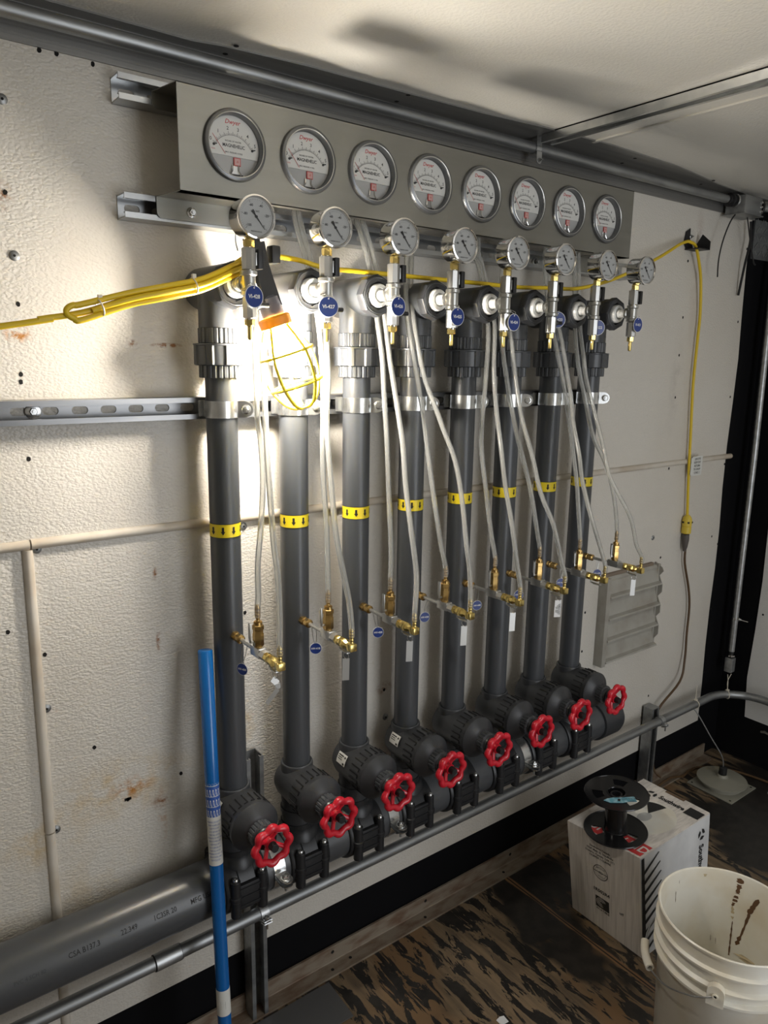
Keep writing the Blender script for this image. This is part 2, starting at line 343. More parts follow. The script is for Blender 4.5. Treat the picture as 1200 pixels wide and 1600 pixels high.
# traced centre lines, millimetres
TUBES = {'1A': [(0, -207, 1083), (4, -203, 1125), (6, -200, 1186), (20, -189, 1257), (33, -175, 1339), (36, -163, 1410), (34, -156, 1458), (37, -148, 1517), (39, -141, 1587), (59, -114, 1658), (58, -83, 1753), (56, -73, 1816)], '1B': [(0, -291, 1035), (6, -281, 1109), (8, -273, 1179), (10, -256, 1235), (18, -225, 1312), (28, -198, 1379), (40, -171, 1447), (50, -148, 1516), (52, -141, 1587), (70, -120, 1646), (72, -82, 1754), (68, -73, 1818)], '2A': [(158, -207, 1083), (161, -201, 1162), (164, -192, 1240), (166, -179, 1315), (171, -167, 1390), (179, -157, 1453), (184, -149, 1515), (185, -143, 1565), (189, -123, 1639), (191, -90, 1727), (177, -74, 1800), (168, -71, 1841)], '2B': [(158, -291, 1035), (158, -282, 1105), (148, -274, 1169), (145, -254, 1241), (153, -221, 1323), (164, -192, 1394), (176, -168, 1454), (192, -149, 1515), (194, -143, 1565), (201, -122, 1640), (203, -89, 1728), (188, -74, 1801), (178, -71, 1842)], '3A': [(317, -207, 1083), (322, -201, 1165), (324, -189, 1261), (330, -173, 1354), (333, -164, 1408), (334, -152, 1488), (334, -143, 1567), (335, -126, 1632), (343, -94, 1712), (340, -76, 1778), (324, -72, 1828), (316, -71, 1846)], '3B': [(317, -291, 1035), (329, -279, 1127), (326, -262, 1219), (337, -227, 1307), (347, -197, 1383), (354, -171, 1448), (356, -149, 1514), (349, -143, 1567), (351, -125, 1633), (360, -94, 1713), (357, -75, 1780), (339, -72, 1830), (331, -71, 1848)], '4A': [(475, -207, 1083), (463, -201, 1160), (451, -191, 1247), (444, -174, 1347), (439, -158, 1444), (433, -152, 1486), (424, -146, 1541), (414, -141, 1595), (420, -118, 1649), (434, -92, 1718), (448, -75, 1788), (448, -73, 1808)], '4B': [(475, -291, 1035), (479, -280, 1116), (473, -273, 1174), (483, -243, 1267), (483, -211, 1348), (470, -183, 1417), (461, -164, 1465), (445, -148, 1520), (430, -143, 1575), (430, -124, 1636), (446, -96, 1705), (463, -74, 1789), (463, -73, 1810)], '5A': [(633, -207, 1083), (621, -200, 1169), (611, -186, 1275), (607, -171, 1365), (618, -159, 1438), (631, -150, 1497), (640, -144, 1556), (651, -134, 1614), (666, -114, 1659), (673, -88, 1734), (664, -74, 1793), (651, -73, 1813)], '5B': [(633, -291, 1035), (628, -281, 1108), (617, -270, 1198), (624, -237, 1282), (633, -203, 1367), (644, -175, 1438), (656, -152, 1496), (657, -144, 1556), (667, -133, 1615), (682, -113, 1660), (688, -87, 1735), (676, -74, 1794), (666, -73, 1815)], '6A': [(792, -207, 1083), (788, -202, 1131), (765, -191, 1246), (746, -178, 1326), (730, -167, 1388), (718, -157, 1450), (707, -149, 1511), (696, -143, 1571), (701, -126, 1631), (716, -106, 1677), (738, -82, 1754), (748, -74, 1800)], '6B': [(792, -291, 1035), (781, -282, 1100), (759, -272, 1181), (736, -247, 1257), (730, -212, 1346), (725, -182, 1421), (728, -164, 1465), (726, -146, 1541), (719, -140, 1601), (732, -112, 1662), (753, -82, 1755), (761, -74, 1801)], '7A': [(950, -207, 1083), (944, -200, 1179), (942, -188, 1262), (936, -177, 1329), (929, -163, 1411), (919, -153, 1477), (904, -146, 1541), (888, -140, 1597), (891, -120, 1645), (898, -97, 1701), (904, -75, 1782), (903, -72, 1821)], '7B': [(950, -291, 1035), (931, -281, 1111), (898, -270, 1196), (898, -240, 1273), (902, -216, 1335), (910, -184, 1414), (925, -159, 1477), (919, -146, 1541), (906, -140, 1597), (910, -120, 1645), (915, -97, 1702), (919, -75, 1783), (918, -72, 1822)], '8A': [(1108, -207, 1083), (1104, -201, 1161), (1088, -193, 1233), (1062, -181, 1304), (1029, -172, 1357), (1010, -164, 1408), (996, -154, 1475), (981, -147, 1525), (969, -143, 1574), (979, -122, 1640), (1003, -95, 1707), (1020, -73, 1807), (1019, -70, 1855)], '8B': [(1108, -291, 1035), (1088, -284, 1089), (1066, -275, 1161), (1025, -258, 1231), (1000, -238, 1281), (1005, -212, 1345), (1005, -186, 1410), (1004, -160, 1475), (996, -147, 1525), (987, -143, 1574), (1000, -122, 1640), (1022, -95, 1707), (1036, -73, 1808), (1034, -70, 1857)]}
CORD_RUN = [(58, -130, 1750), (97, -120, 1752), (151, -110, 1751), (217, -110, 1741), (295, -110, 1741), (430, -110, 1741), (541, -110, 1741), (662, -110, 1741), (770, -110, 1741), (886, -110, 1747), (998, -100, 1753), (1129, -90, 1779), (1254, -80, 1816), (1432, -50, 1874), (1558, -30, 1923), (1606, -25, 1938)]
CORD_DROP = [(1620, -30, 1939), (1654, -30, 1929), (1690, -25, 1884), (1720, -20, 1827), (1743, -15, 1727), (1743, -15, 1644), (1743, -15, 1497), (1758, -15, 1324), (1770, -15, 1189), (1788, -15, 1039)]
BROWN = [(1797, -15, 919), (1803, -15, 861), (1846, -15, 757), (1864, -15, 680), (1865, -15, 579), (1861, -20, 480), (1824, -30, 404), (1741, -50, 358), (1649, -80, 340)]
LEFT = [(-448, -200, 1591), (-398, -200, 1604), (-346, -200, 1616), (-281, -200, 1629), (-211, -200, 1653), (-148, -200, 1668), (-81, -200, 1685), (-13, -200, 1714)]
FLOORCORD = [(1841, 36, 12), (1845, -12, 12), (1908, -68, 12), (1991, -99, 12), (2051, -131, 12), (2072, -197, 12), (2063, -287, 12), (2045, -433, 12)]
WIRE = [(1854, -90, 299), (1881, -100, 254), (1896, -130, 179), (1919, -160, 106), (1881, -190, 95)]
BLACK1 = [(1856, -50, 2059), (1812, -50, 2021), (1777, -50, 1958), (1762, -50, 1897), (1765, -50, 1842)]
BLACK2 = [(1901, -50, 2061), (1922, -50, 2023), (1945, -50, 1975), (1982, -50, 1910), (1997, -50, 1899)]
HOLES = [(-0.33, 1.966, 2), (-0.331, 1.726, 2), (-0.337, 1.825, 1), (-0.331, 1.648, 1), (-0.336, 1.531, 1), (-0.337, 1.518, 1), (-0.335, 1.384, 1), (-0.393, 1.074, 1), (-0.335, 1.017, 1), (-0.34, 0.91, 2), (-0.334, 1.22, 2), (0.076, 1.211, 2), (-0.259, 0.803, 1), (-0.085, 0.685, 1), (-0.2, 0.666, 1), (-0.341, 0.654, 2), (0.075, 1.017, 1), (0.462, 0.73, 1), (0.467, 0.653, 2), (1.667, 1.888, 1), (1.668, 1.712, 1), (1.667, 1.591, 1), (1.667, 1.453, 1), (2.024, 1.959, 1), (2.017, 1.712, 1), (2.02, 1.448, 1), (2.031, 1.202, 1), (2.044, 0.895, 1), (1.996, 0.931, 1), (2.044, 0.637, 1), (2.048, 0.374, 1), (1.669, 1.213, 1), (1.611, 0.978, 2), (1.669, 0.899, 1), (1.269, 0.777, 1), (1.267, 0.645, 1), (1.674, 0.377, 1), (-0.268, 2.052, 1), (-0.241, 2.053, 1), (-0.183, 2.05, 1)]
CEILEDGE = [(-215, -40, 2112), (-20, -40, 2112), (33, -58, 2112), (201, -68, 2112), (447, -75, 2112), (660, -89, 2112), (835, -106, 2112), (1092, -117, 2112), (1401, -107, 2112), (1717, -66, 2112)]
CEILHOLES = [(50, -72, 2110), (50, -27, 2110), (446, -72, 2110), (452, -25, 2110), (1251, -27, 2110), (1235, -85, 2110), (1649, -31, 2110), (1635, -87, 2110)]

# ------------------------------------------------------------------ the room
XL, XR, YF, ZC = -2.6, 2.2, -2.4, 2.115
rnd = random.Random(11)
# white panel of the back wall, right and top edges slightly uneven, with the small holes that show in it
w = MB()
edge = [(2.04 + (.006*math.sin(z*9) + rnd.uniform(-.002, .002)), z) for z in [.17 + k*.157 for k in range(13)]]
poly = [(XL, .17), (2.04, .17)] + edge[1:-1] + [(2.04, 2.057), (XL, 2.057)]
w.prism(poly, (0, 0, 0), X, Zv, (0, .004, 0), 'wall_panel')
for hx, hz, k in HOLES:
    if k == 1: w.prism([(a*1.0 + rnd.uniform(-.0006, .0006), b2*1.25) for a, b2 in disc(.0036, 10)], (hx, 0, hz), X, Zv, (0, -.0006, 0), 'hole')
w.box(-.207, -.193, -.0006, 0, .664, .670, 'hole')
struct(w.build('wall_back', flat=True))
struct(MB().box(XL, XR + .05, .004, .05, 0, 2.2, 'wall_black').build('baseboard_back', flat=True))
e = MB()
ep = [(-2.4, .185), (-.108, .185)] + [(-.106 + .008*math.sin(z*6) + rnd.uniform(-.002, .002), z) for z in (.35, .55, .75, .95, 1.15, 1.35, 1.55, 1.75)] + [(-.10, 1.93), (-.10, 2.115), (-2.4, 2.115)]
e.prism(ep, (XR - .004, 0, 0), Y, Zv, (.004, 0, 0), 'end_panel')
for y, z in ((-.13, .62), (-.128, 1.1), (-.13, 1.6)): e.prism(disc(.004, 8), (XR - .0045, y, z), Y, Zv, (.001, 0, 0), 'hole')
struct(e.build('wall_right', flat=True))
struct(MB().box(XR, XR + .05, YF, .05, 0, 2.2, 'wall_black').build('baseboard_right', flat=True))
f = MB(); f.box(XL, XR, YF - .04, YF, 0, 2.2, 'end_panel')
f = MB(); f.box(XL, .25, YF - .04, YF, 0, ZC, 'end_panel').box(1.25, XR, YF - .04, YF, 0, ZC, 'end_panel').box(.25, 1.25, YF - .04, YF, 2.0, ZC, 'end_panel')
struct(f.build('wall_front', flat=True))
struct(MB().box(XL - .04, XL, YF, .05, 0, 2.2, 'end_panel').build('wall_left', flat=True))
struct(MB().box(XL, XR + .05, YF - .05, .05, -.05, 0, 'floor_wood').build('floor', flat=True))
struct(MB().box(XL, XR + .05, YF - .05, .05, ZC, ZC + .04, 'ceiling_panel').build('ceiling', flat=True))
# metal cove between wall and ceiling
c = MB()
c.box(XL, 2.05, -.004, .004, 2.055, 2.112, 'cove_metal')
for z in (2.064, 2.068, 2.076, 2.081): c.box(XL, 2.05, -.0052, -.003, z, z + .0016, 'cove_metal')
for zz, yy in ((2.112, -.010), (2.108, -.007)): c.box(XL, 2.05, yy, -.002, zz - .004, zz, 'cove_metal')
ce = [(XL, -.045), (-.4, -.04), (-.02, -.040), (.033, -.058), (.201, -.068), (.447, -.075), (.66, -.089), (.835, -.106), (1.092, -.117), (1.401, -.107), (1.717, -.066), (1.95, -.05), (2.05, -.05)]
c.prism([(a, b2 + .004*math.sin(a*23)) for a, b2 in ce] + [(2.05, 0), (XL, 0)], (0, 0, 2.112), X, Y, (0, 0, .003), 'cove_metal')
for p in CEILHOLES: c.prism(disc(.005, 10), (p[0]/1000, max(p[1]/1000, -.08), 2.1115), X, Y, (0, 0, .001), 'hole')
struct(c.build('trim_1', label='grey metal cove strip between back wall and ceiling'))
# seam battens on the wall and ceiling
b_ = MB(); b_.lathe((XL, -.001, 1.230), X, [(.0095, 0), (.0095, -.405 - XL), (.0, -.405 - XL)], 'batten', 16)
b_.lathe((-.343, -.001, 1.230), X, [(.0095, -.0005), (.0095, 2.065 + .343)], 'batten', 16); b_.lathe((-.40, -.001, 1.2295), X, [(.0092, 0), (.0092, .054)], 'batten', 16)
struct(b_.build('trim_2', label='rounded white batten over the horizontal wall seam'))
b_ = MB(); b_.tube([(-.350, -.001, 1.221), (-.352, -.001, .655)], .0095, 'batten', 14); b_.tube([(-.352, -.001, .652), (-.353, -.001, .17)], .0092, 'batten', 14)
struct(b_.build('trim_3', label='rounded white batten over the vertical wall seam'))
b_ = MB(); b_.box(1.02, 1.032, YF, -.10, 2.1105, 2.1155, 'ceiling_panel', .002)
struct(b_.build('trim_4'))
# diamond plate patch high in the corner
d = MB(); d.box(2.06, 2.2, -.002, .004, 1.93, 2.06, 'galv_dark').box(2.193, 2.197, -.30, 0, 1.93, 2.115, 'galv_dark')
for iy in range(9):
    for iz in range(5):
        s_ = 1 if (iy + iz) % 2 else -1; cc = Vector((2.192, -.02 - iy*.03, 1.95 + iz*.035))
        d.obox(cc, (.0015, 0, 0), Vector((0, s_*.011, .011)), Vector((0, .0022, -.0022*s_)), 'galv')
        if iy < 5: d.obox(Vector((2.08 + iy*.026, -.003, 1.95 + iz*.026)), (0, .001, 0), Vector((s_*.008, 0, .008)), Vector((.0016, 0, -.0016*s_)), 'galv')
struct(d.build('trim_5', label='diamond pattern metal plate high in the corner'))

# raised wall screws
NEAR = ['highest at the far left', 'at the far left, above the yellow cord', 'beside the upright batten near the left edge', 'just under the seam where the battens meet', 'under the seam batten beside the leftmost riser', 'where the upright batten is jointed', 'low behind the third riser', 'above the slatted vent']
for hx, hz, k in HOLES:
    if k == 2:
        s_ = MB(); s_.lathe((hx, 0, hz), -Y, [(.0085, 0), (.0085, .001), (.006, .0028), (.0, .003)], 'galv_dark', 14)
        s_.prism([(a, b2) for a, b2 in disc(.0024, 6)], (hx, -.0026, hz), X, Zv, (0, -.0008, 0), 'hole')
        o = s_.build('wall_screw')
        near = NEAR[sum(1 for o_ in scene.objects if o_.name.startswith('wall_screw')) - 1]
        tag(o, 'round grey screw head in the white wall, ' + near, 'screw', 'screws in the back wall')

# ------------------------------------------------------------------ slotted channels
def channel(mb, o, L, Wd, O, length, depth=.041, slots=True, width=.0413, m='strut_steel', phase=.0):
    o, L, Wd, O = Vector(o), Vector(L).normalized(), Vector(Wd).normalized(), Vector(O).normalized(); t = .0026; h = width/2; p = .0508
    if slots:
        x = 0
        while x < length - 1e-4:
            x1 = min(x + p, length); xc = x + p*.5; hs, r = .0072, .0071
            if xc + hs + r < x1:
                for sg in (1, -1):
                    pl = [(x, 0), (xc-hs-r, 0)] + [(a, sg*b2) for a, b2 in arc(xc-hs, 0, r, PI, PI/2, 4)[1:]] + [(a, sg*b2) for a, b2 in arc(xc+hs, 0, r, PI/2, 0, 4)] + [(x1, 0), (x1, sg*h), (x, sg*h)]
                    mb.prism(pl, o, L, Wd, O*t, m)
            else: mb.prism([(x, -h), (x1, -h), (x1, h), (x, h)], o, L, Wd, O*t, m)
            x = x1
    else: mb.prism([(0, -h), (length, -h), (length, h), (0, h)], o, L, Wd, O*t, m)
    for sg in (1, -1):
        prof = [(sg*h, 0), (sg*h, depth), (sg*(h-.0095), depth), (sg*(h-.0095), depth-.0075), (sg*(h-.0075), depth-.0075), (sg*(h-.0075), depth-t), (sg*(h-t), depth-t), (sg*(h-t), 0)]
        mb.prism(prof, o, Wd, O, L*length, m)
def hexbolt(mb, p, axis, m='zinc', r=.0075, wash=.011):
    p = Vector(p); ax = Vector(axis).normalized()
    mb.lathe(p, ax, [(wash, 0), (wash, .0016), (wash*.92, .002)], m, 18); mb.lathe(p + ax*.002, ax, [(r, 0), (r, .0045), (r*.85, .0055)], m, 6); mb.cyl(p + ax*.007, p + ax*.0105, r*.45, m, 8)

t = thing('strut_channel', 'slotted metal channel above the round panel gauges, its left end bare', 'channel', (-.155, 0, 2.014), 'slotted channels on the back wall')
k = MB(); channel(k, (0, 0, 0), X, Zv, -Y, 1.405, phase=0); k.build('channel_body', t)
t = thing('strut_channel', 'slotted metal channel below the round panel gauges, behind the clear tubes', 'channel', (-.155, 0, 1.8235), 'slotted channels on the back wall')
k = MB(); channel(k, (0, 0, 0), X, Zv, -Y, 1.475); k.build('channel_body', t)
for x in (.39, .62, 1.10): k = MB(); hexbolt(k, (x, -.003, 0), -Y, 'zinc', .008, .013); k.build('bolt', t)
t = thing('strut_channel', 'long slotted metal channel at mid height holding the riser pipe clamps', 'channel', (-1.4, 0, 1.467), 'slotted channels on the back wall')
k = MB(); channel(k, (.014, 0, 0), X, Zv, -Y, 2.586, m='strut_mid_shaded'); k.build('channel_body', t)
for x in (1.078, .55): k = MB(); hexbolt(k, (x, -.003, 0), -Y, 'zinc', .007, .0135); k.build('bolt', t)
t = thing('strut_channel', 'upright slotted channel behind the first riser valve, standing on the angle iron', 'channel', (.0685, 0, .003), 'upright channels at the wall foot')
k = MB(); channel(k, (0, -.006, 0), Zv, X, -Y, .688, m='galv_dark', depth=.040); k.build('channel_body', t)
k = MB(); hexbolt(k, (0, -.009, .655), -Y, 'zinc', .006, .009); hexbolt(k, (0, -.009, .13), -Y, 'galv_dark', .006, .012); k.build('bolt', t)
t = thing('strut_channel', 'short upright channel carrying the floor conduit right of the header pipe', 'channel', (1.6575, 0, .003), 'upright channels at the wall foot')
k = MB(); channel(k, (0, -.006, 0), Zv, X, -Y, .345, m='galv_dark', depth=.040); k.box(-.0206, .0206, -.046, -.006, .345, .3475, 'galv_dark'); k.build('channel_body', t)
t = thing('strut_channel', 'shallow bright channel crossing the white ceiling above the gauges', 'channel', (.8935, -.065, ZC))
k = MB(); channel(k, (0, 0, -.001), (-.0, -1, 0), X, -Zv, 2.3, depth=.0205, slots=False, m='zinc'); k.build('channel_body', t)

# ------------------------------------------------------------------ gauge panel
t = thing('gauge_panel', 'long brushed stainless panel holding eight round white dial gauges', 'panel', (-.085, -.12, 1.843))
off = Vector((.085, .12, -1.843))
k = MB(); XM0, SM, ZM = .0189, .151, 1.9312; za, zb = 1.843, 2.015
xs = [-.085] + [XM0 + (i + .5)*SM for i in range(7)] + [1.188]
for i in range(8):
    xc = XM0 + i*SM; r = .0575
    for sg, z1 in ((1, zb), (-1, za)):
        pl = [(xs[i], ZM), (xc - r, ZM)] + [(a, ZM + sg*(b2 - ZM)) for a, b2 in arc(xc, ZM, r, PI, 0, 20)[1:-1]] + [(xc + r, ZM), (xs[i+1], ZM), (xs[i+1], z1), (xs[i], z1)]
        k.prism(pl, off + Vector((0, -.12, 0)), X, Zv, (0, .0018, 0), 'stainless')
k.build('front_plate', t, angle=30)
k = MB(); O_ = lambda x, y, z: off + Vector((x, y, z))
k.box(*[a for p in ((-.085+.085, 1.188+.085), (0, .018), (0, .0016)) for a in p], 'stainless')
k.box(0, 1.273, 0, .012, .1704, .172, 'stainless')
for x0, x1 in ((-.085, .050), (1.06, 1.188)):
    fx = -.014 if x0 < 0 else .004
    for z, dz in ((1.843, 0), (2.0134, 0)):
        k.prism([(x0, -.1185), (x1 - .01, -.1185), (x1, -.043), (x0 + fx, -.043)], O_(0, 0, z), X, Y, (0, 0, .0016), 'stainless')
    for z1, dr in ((1.8446, -1), (2.0134, -1)):
        ht = .037 if z1 < 1.9 else .026; a, b2, r = x0 + fx, x1, .010
        pl = [(a, 0), (b2, 0)] + [(p, -ht + q) for p, q in arc(b2 - r, r, r, 0, -PI/2, 5)] + [(p, -ht + q) for p, q in arc(a + r, r, r, -PI/2, -PI, 5)]
        k.prism(pl, O_(0, -.0445, z1), X, Zv, (0, .0016, 0), 'stainless')
k.build('mounting_flange', t, angle=30)
for x, z in ((-.034, 1.8235), (1.13, 1.8235), (-.034, 2.005)):
    k = MB(); hexbolt(k, O_(x, -.0445, z), -Y, 'zinc', .0065, .0095); k.build('bolt', t)

def panel_gauge():
    t = thing('differential_pressure_gauge', '', 'gauge', (XM0, -.12, ZM), 'round dial gauges set in the steel panel')
    k = MB(); k.lathe((0, 0, 0), -Y, [(.0603, .0002), (.0603, .003), (.0585, .0065), (.0545, .0085), (.0525, .0085), (.0518, .007), (.0512, -.009), (.0575, -.009), (.0575, .0002), (.0603, .0002)], 'bezel', 48)
    k.ring((0, -.0085, 0), Y, .0530, .0009, 'satin', 48, 6); k.build('bezel', t)
    k = MB(); yb = .008
    k.flat([(a, b2) for a, b2 in disc(.0515, 44)], (0, yb, 0), X, Zv, 'gauge_grey')
    cut = -.0155; a0 = math.asin(cut/.0500)
    k.flat([(.05*math.cos(a0 + (PI - 2*a0)*q/36), .05*math.sin(a0 + (PI - 2*a0)*q/36)) for q in range(37)], (0, yb - .0016, 0), X, Zv, 'white_face')
    k.box(-.0475, .0475, yb - .0022, yb - .0004, cut - .0012, cut + .0004, 'white_face')
    y2 = yb - .0019; C0 = Vector((0, y2, -.022))
    for q in range(51):
        a = math.radians(146 - q*112/50); L0 = .003 if q % 5 else .0055; r0 = .0405
        if q % 10 == 0: L0 = .0062
        u = Vector((math.cos(a), 0, math.sin(a))); v = Vector((-u.z, 0, u.x)); k.flat([(0, -.00018 if q % 5 else -.00032), (L0, -.00018 if q % 5 else -.00032), (L0, .00018 if q % 5 else .00032), (0, .00018 if q % 5 else .00032)], C0 + u*r0, u, v, 'print_grey')
        if q < 50:
            a2 = math.radians(146 - (q+1)*112/50); k.add([C0 + Vector((math.cos(aa), 0, math.sin(aa)))*rr for aa, rr in ((a, .0402), (a2, .0402), (a2, .0407), (a, .0407))], [(0, 1, 2, 3)], 'print_grey')
        if q % 10 == 0: k.text('012345'[q//10], .0085, C0 + u*.0515, X, Zv, 'print_grey', .01)
    k.text('Dwyer', .0105, (0, y2, .0395), X + Zv*-.0, Zv + X*.25, 'red_print', .012)
    k.text('INCHES OF WATER', .0036, (0, y2, .0080), X, Zv, 'print_grey', .015)
    k.text('MAGNEHELIC', .0080, (.001, y2, .0005), X, Zv, 'black_ink', .02, sx=.88)
    k.text('MAX. PRESSURE 15 PSIG', .0032, (.001, y2, -.0105), X, Zv, 'print_grey', .015)
    k.text('U.S.A.', .003, (-.038, y2, -.0085), X, Zv, 'red_print', .02)
    k.box(.0000, .0135, yb - .003, yb - .0008, -.0315, -.0180, 'red_print', .0004)
    k.box(.0014, .0121, yb - .0034, yb - .0028, -.0301, -.0194, 'pink_print'); k.text('-5', .005, (.0067, yb - .0036, -.0247), X, Zv, 'red_print', .03)
    for sx in (-1, 1):
        k.lathe((sx*.037, yb - .0016, -.0015), -Y, [(.0022, 0), (.0022, .002), (0, .003)], 'black', 10); k.obox((sx*.037 + .003, yb - .003, -.0005), (.0025, 0, .0006), (0, .0008, 0), (-.0002, 0, .0009), 'black')
    k.build('dial', t, flat=True)
    k = MB(); a, b2 = Vector((-.016, y2 - .001, -.014)), Vector((-.0395, y2 - .001, .0155)); dd = (b2 - a).normalized(); nn = Vector((-dd.z, 0, dd.x))
    k.obox((a + b2)/2, dd*(b2 - a).length/2, nn*.00032, (0, .0002, 0), 'red_print'); k.build('pointer', t)
    k = MB()
    for sx in (-1, 1):
        k.tube([(sx*.006 + .003, yb - .003, -.030), (sx*.006 + .003, yb - .003, -.040), (sx*.010 + .003, yb - .004, -.0465)], .0012, 'chrome', 6)
    k.box(-.014, .018, yb - .003, yb, -.048, -.0455, 'black'); k.box(-.004, .010, yb - .002, yb, -.0455, -.032, 'satin')
    k.build('magnet_bracket', t)
    k = MB(); k.flat(disc(.0516, 44), (0, -.0052, 0), X, Zv, 'lens'); k.build('lens', t, label='clear lens')
    return t
pg = panel_gauge()
for i in range(8):
    lab = 'round white dial gauge in the steel panel, ' + nth(i, 'of the eight')
    if i == 0: pg['label'] = lab
    else: dup(pg, (XM0 + i*SM, -.12, ZM), lab)

# ------------------------------------------------------------------ risers
def ribbed(mb, z0, z1, r, m, n=26, bump=.05, seg=104):
    mb.lathe((0, 0, z0), Zv, [(r*.97, 0), (r, .001), (r, z1 - z0 - .001), (r*.97, z1 - z0)], m, seg, rfun=lambda a, t_: 1 + (bump if (a*n/(2*PI)) % 1 < .62 else 0))
def riser():
    t = thing('riser_pipe', '', 'pipe', (0, -.075, .64), 'grey riser pipes'); dz = -.64
    k = MB(); k.cyl((0, 0, .60 + dz), (0, 0, 1.60 + dz), .03015, 'pvc_grey', 40); k.build('pipe', t)
    k = MB(); ribbed(k, 1.526 + dz, 1.550 + dz, .0385, 'pvc_grey', 24); k.build('union_collar', t)
    k = MB(); k.lathe((0, 0, 1.549 + dz), Zv, [(.044, 0), (.047, .002), (.047, .036), (.050, .0375), (.050, .040), (.0400, .041)], 'pvc_grey', 96, rfun=lambda a, t_: 1 + (.055 if (a*8/(2*PI) + .3) % 1 < .40 and t_ < .037 else 0))
    k.build('union_nut', t)
    k = MB(); ribbed(k, 1.590 + dz, 1.618 + dz, .0385, 'pvc_grey', 28, .04); k.build('union_end', t)
    k = MB(); k.lathe((0, 0, 1.617 + dz), Zv, [(.0375, 0), (.0384, .002), (.0384, .075), (.02, .095)], 'pvc_grey', 40)
    k.lathe((0, .070, 1.692 + dz), -Y, [(.010, -.0008), (.0385, 0), (.0398, .003), (.0398, .120), (.0385, .126)], 'pvc_grey', 44)
    # raised maker's mark on the front of the tee
    wr = lambda z0: (lambda a, b2: Vector((.0387*math.sin(a/.0384 + .42), -.0387*math.cos(a/.0384 + .42), z0 + b2)))
    k.text('Comer', .0085, None or (0, 0, 0), X, Zv, 'emboss_edge', .01, wrap=wr(1.634 + dz)) if False else k.text('Comer', .0085, (0, 0, 0), X, Zv, 'emboss_edge', .01, wrap=wr(1.634 + dz))
    k.build('tee', t)
    k = MB(); k.lathe((0, -.056, 1.692 + dz), -Y, [(.0415, 0), (.0425, .001), (.0425, .017), (.0405, .020), (.029, .020), (.028, .012), (.0, .012)], 'pvc_dark', 8)
    k.ring((0, -.0765, 1.692 + dz), Y, .0355, .0007, 'pvc_grey', 32, 5)
    k.build('reducer_bushing', t, label='black octagonal bushing')
    k = MB(); k.lathe((0, -.066, 1.692 + dz), -Y, [(.0235, 0), (.0235, .014), (.0215, .018), (.0150, .018), (.0140, .012), (.010, .012)], 'ptfe', 28); k.build('inner_bushing', t, label='white metal inner bushing')
    k = MB(); R_ = .0305
    k.lathe((0, 0, 1.217 + dz), Zv, [(R_, 0), (R_, .028)], 'yellow_band', 40)
    for z in (1.2170, 1.2442): k.lathe((0, 0, z + dz), Zv, [(R_ + .0002, 0), (R_ + .0002, .0010)], 'black_ink', 40)
    for q in range(9):
        a0 = -PI/2 + .12 + q*2*PI/9; W_ = lambda a, b2: Vector(((R_ + .0004)*math.cos(a0 + a/R_), (R_ + .0004)*math.sin(a0 + a/R_), 1.231 + dz + b2))
        pl = [(-.0022, .0078), (.0022, .0078), (.0022, -.0010), (.0046, -.0010), (0, -.0078), (-.0046, -.0010), (-.0022, -.0010)]
        k.add([W_(*p) for p in pl], [(0, 1, 2, 6), (5, 3, 4)], 'black_ink')
    k.build('flow_arrow_band', t, label='yellow band with black down arrows')
    return t
r0 = riser()
RL = ['leftmost grey riser pipe, beside the blue pole', 'second grey riser pipe from the left, behind the glowing work lamp', 'third grey riser pipe from the left, just right of the lamp',
      'fourth grey riser pipe from the left', 'fifth grey riser pipe from the left', 'sixth grey riser pipe from the left', 'seventh grey riser pipe from the left, second from right', 'rightmost grey riser pipe, nearest the slatted vent']
for i in range(8):
    if i == 0: r0['label'] = RL[0]
    else: dup(r0, (i*S, -.075, .64), RL[i])

# riser clamps
def clamp():
    t = thing('pipe_clamp', '', 'clamp', (0, -.075, 1.467), 'zinc clamps on the riser pipes')
    k = MB(); k.lathe((0, 0, -.016), Zv, [(.0312, 0), (.0328, 0), (.0328, .032), (.0312, .032), (.0312, 0)], 'zinc', 40)
    k.build('strap', t)
    a = math.radians(-38); u = Vector((math.cos(a), math.sin(a), 0)); v = Vector((-u.y, u.x, 0))
    k = MB(); 
    for sg in (-.004, .004):
        k = MB(); k.prism([(.030, -.016), (.044, -.016)] + arc(.046, 0, .0155, -PI/2.2, PI/2.2, 6) + [(.044, .016), (.030, .016)], v*sg - v*.0008, u, Zv, v*.0016, 'zinc'); k.build('ear', t)
    k = MB(); k.obox((0, .0318, 0), (.034, 0, 0), (0, .0010, 0), (0, 0, .0155), 'zinc'); k.build('back_plate', t)
    k = MB(); hexbolt(k, u*.048 - v*.005, -v, 'zinc', .007, .009); k.cyl(u*.048 - v*.004, u*.048 + v*.016, .003, 'zinc', 8); hexbolt(k, u*.048 + v*.005, v, 'zinc', .006, .008); k.build('bolt', t)
    return t
c0 = clamp()
for i in range(8):
    lab = 'bright zinc clamp around the %s riser pipe' % (ORD[i])
    if i == 0: c0['label'] = lab
    else: dup(c0, (i*S, -.075, 1.467), lab)

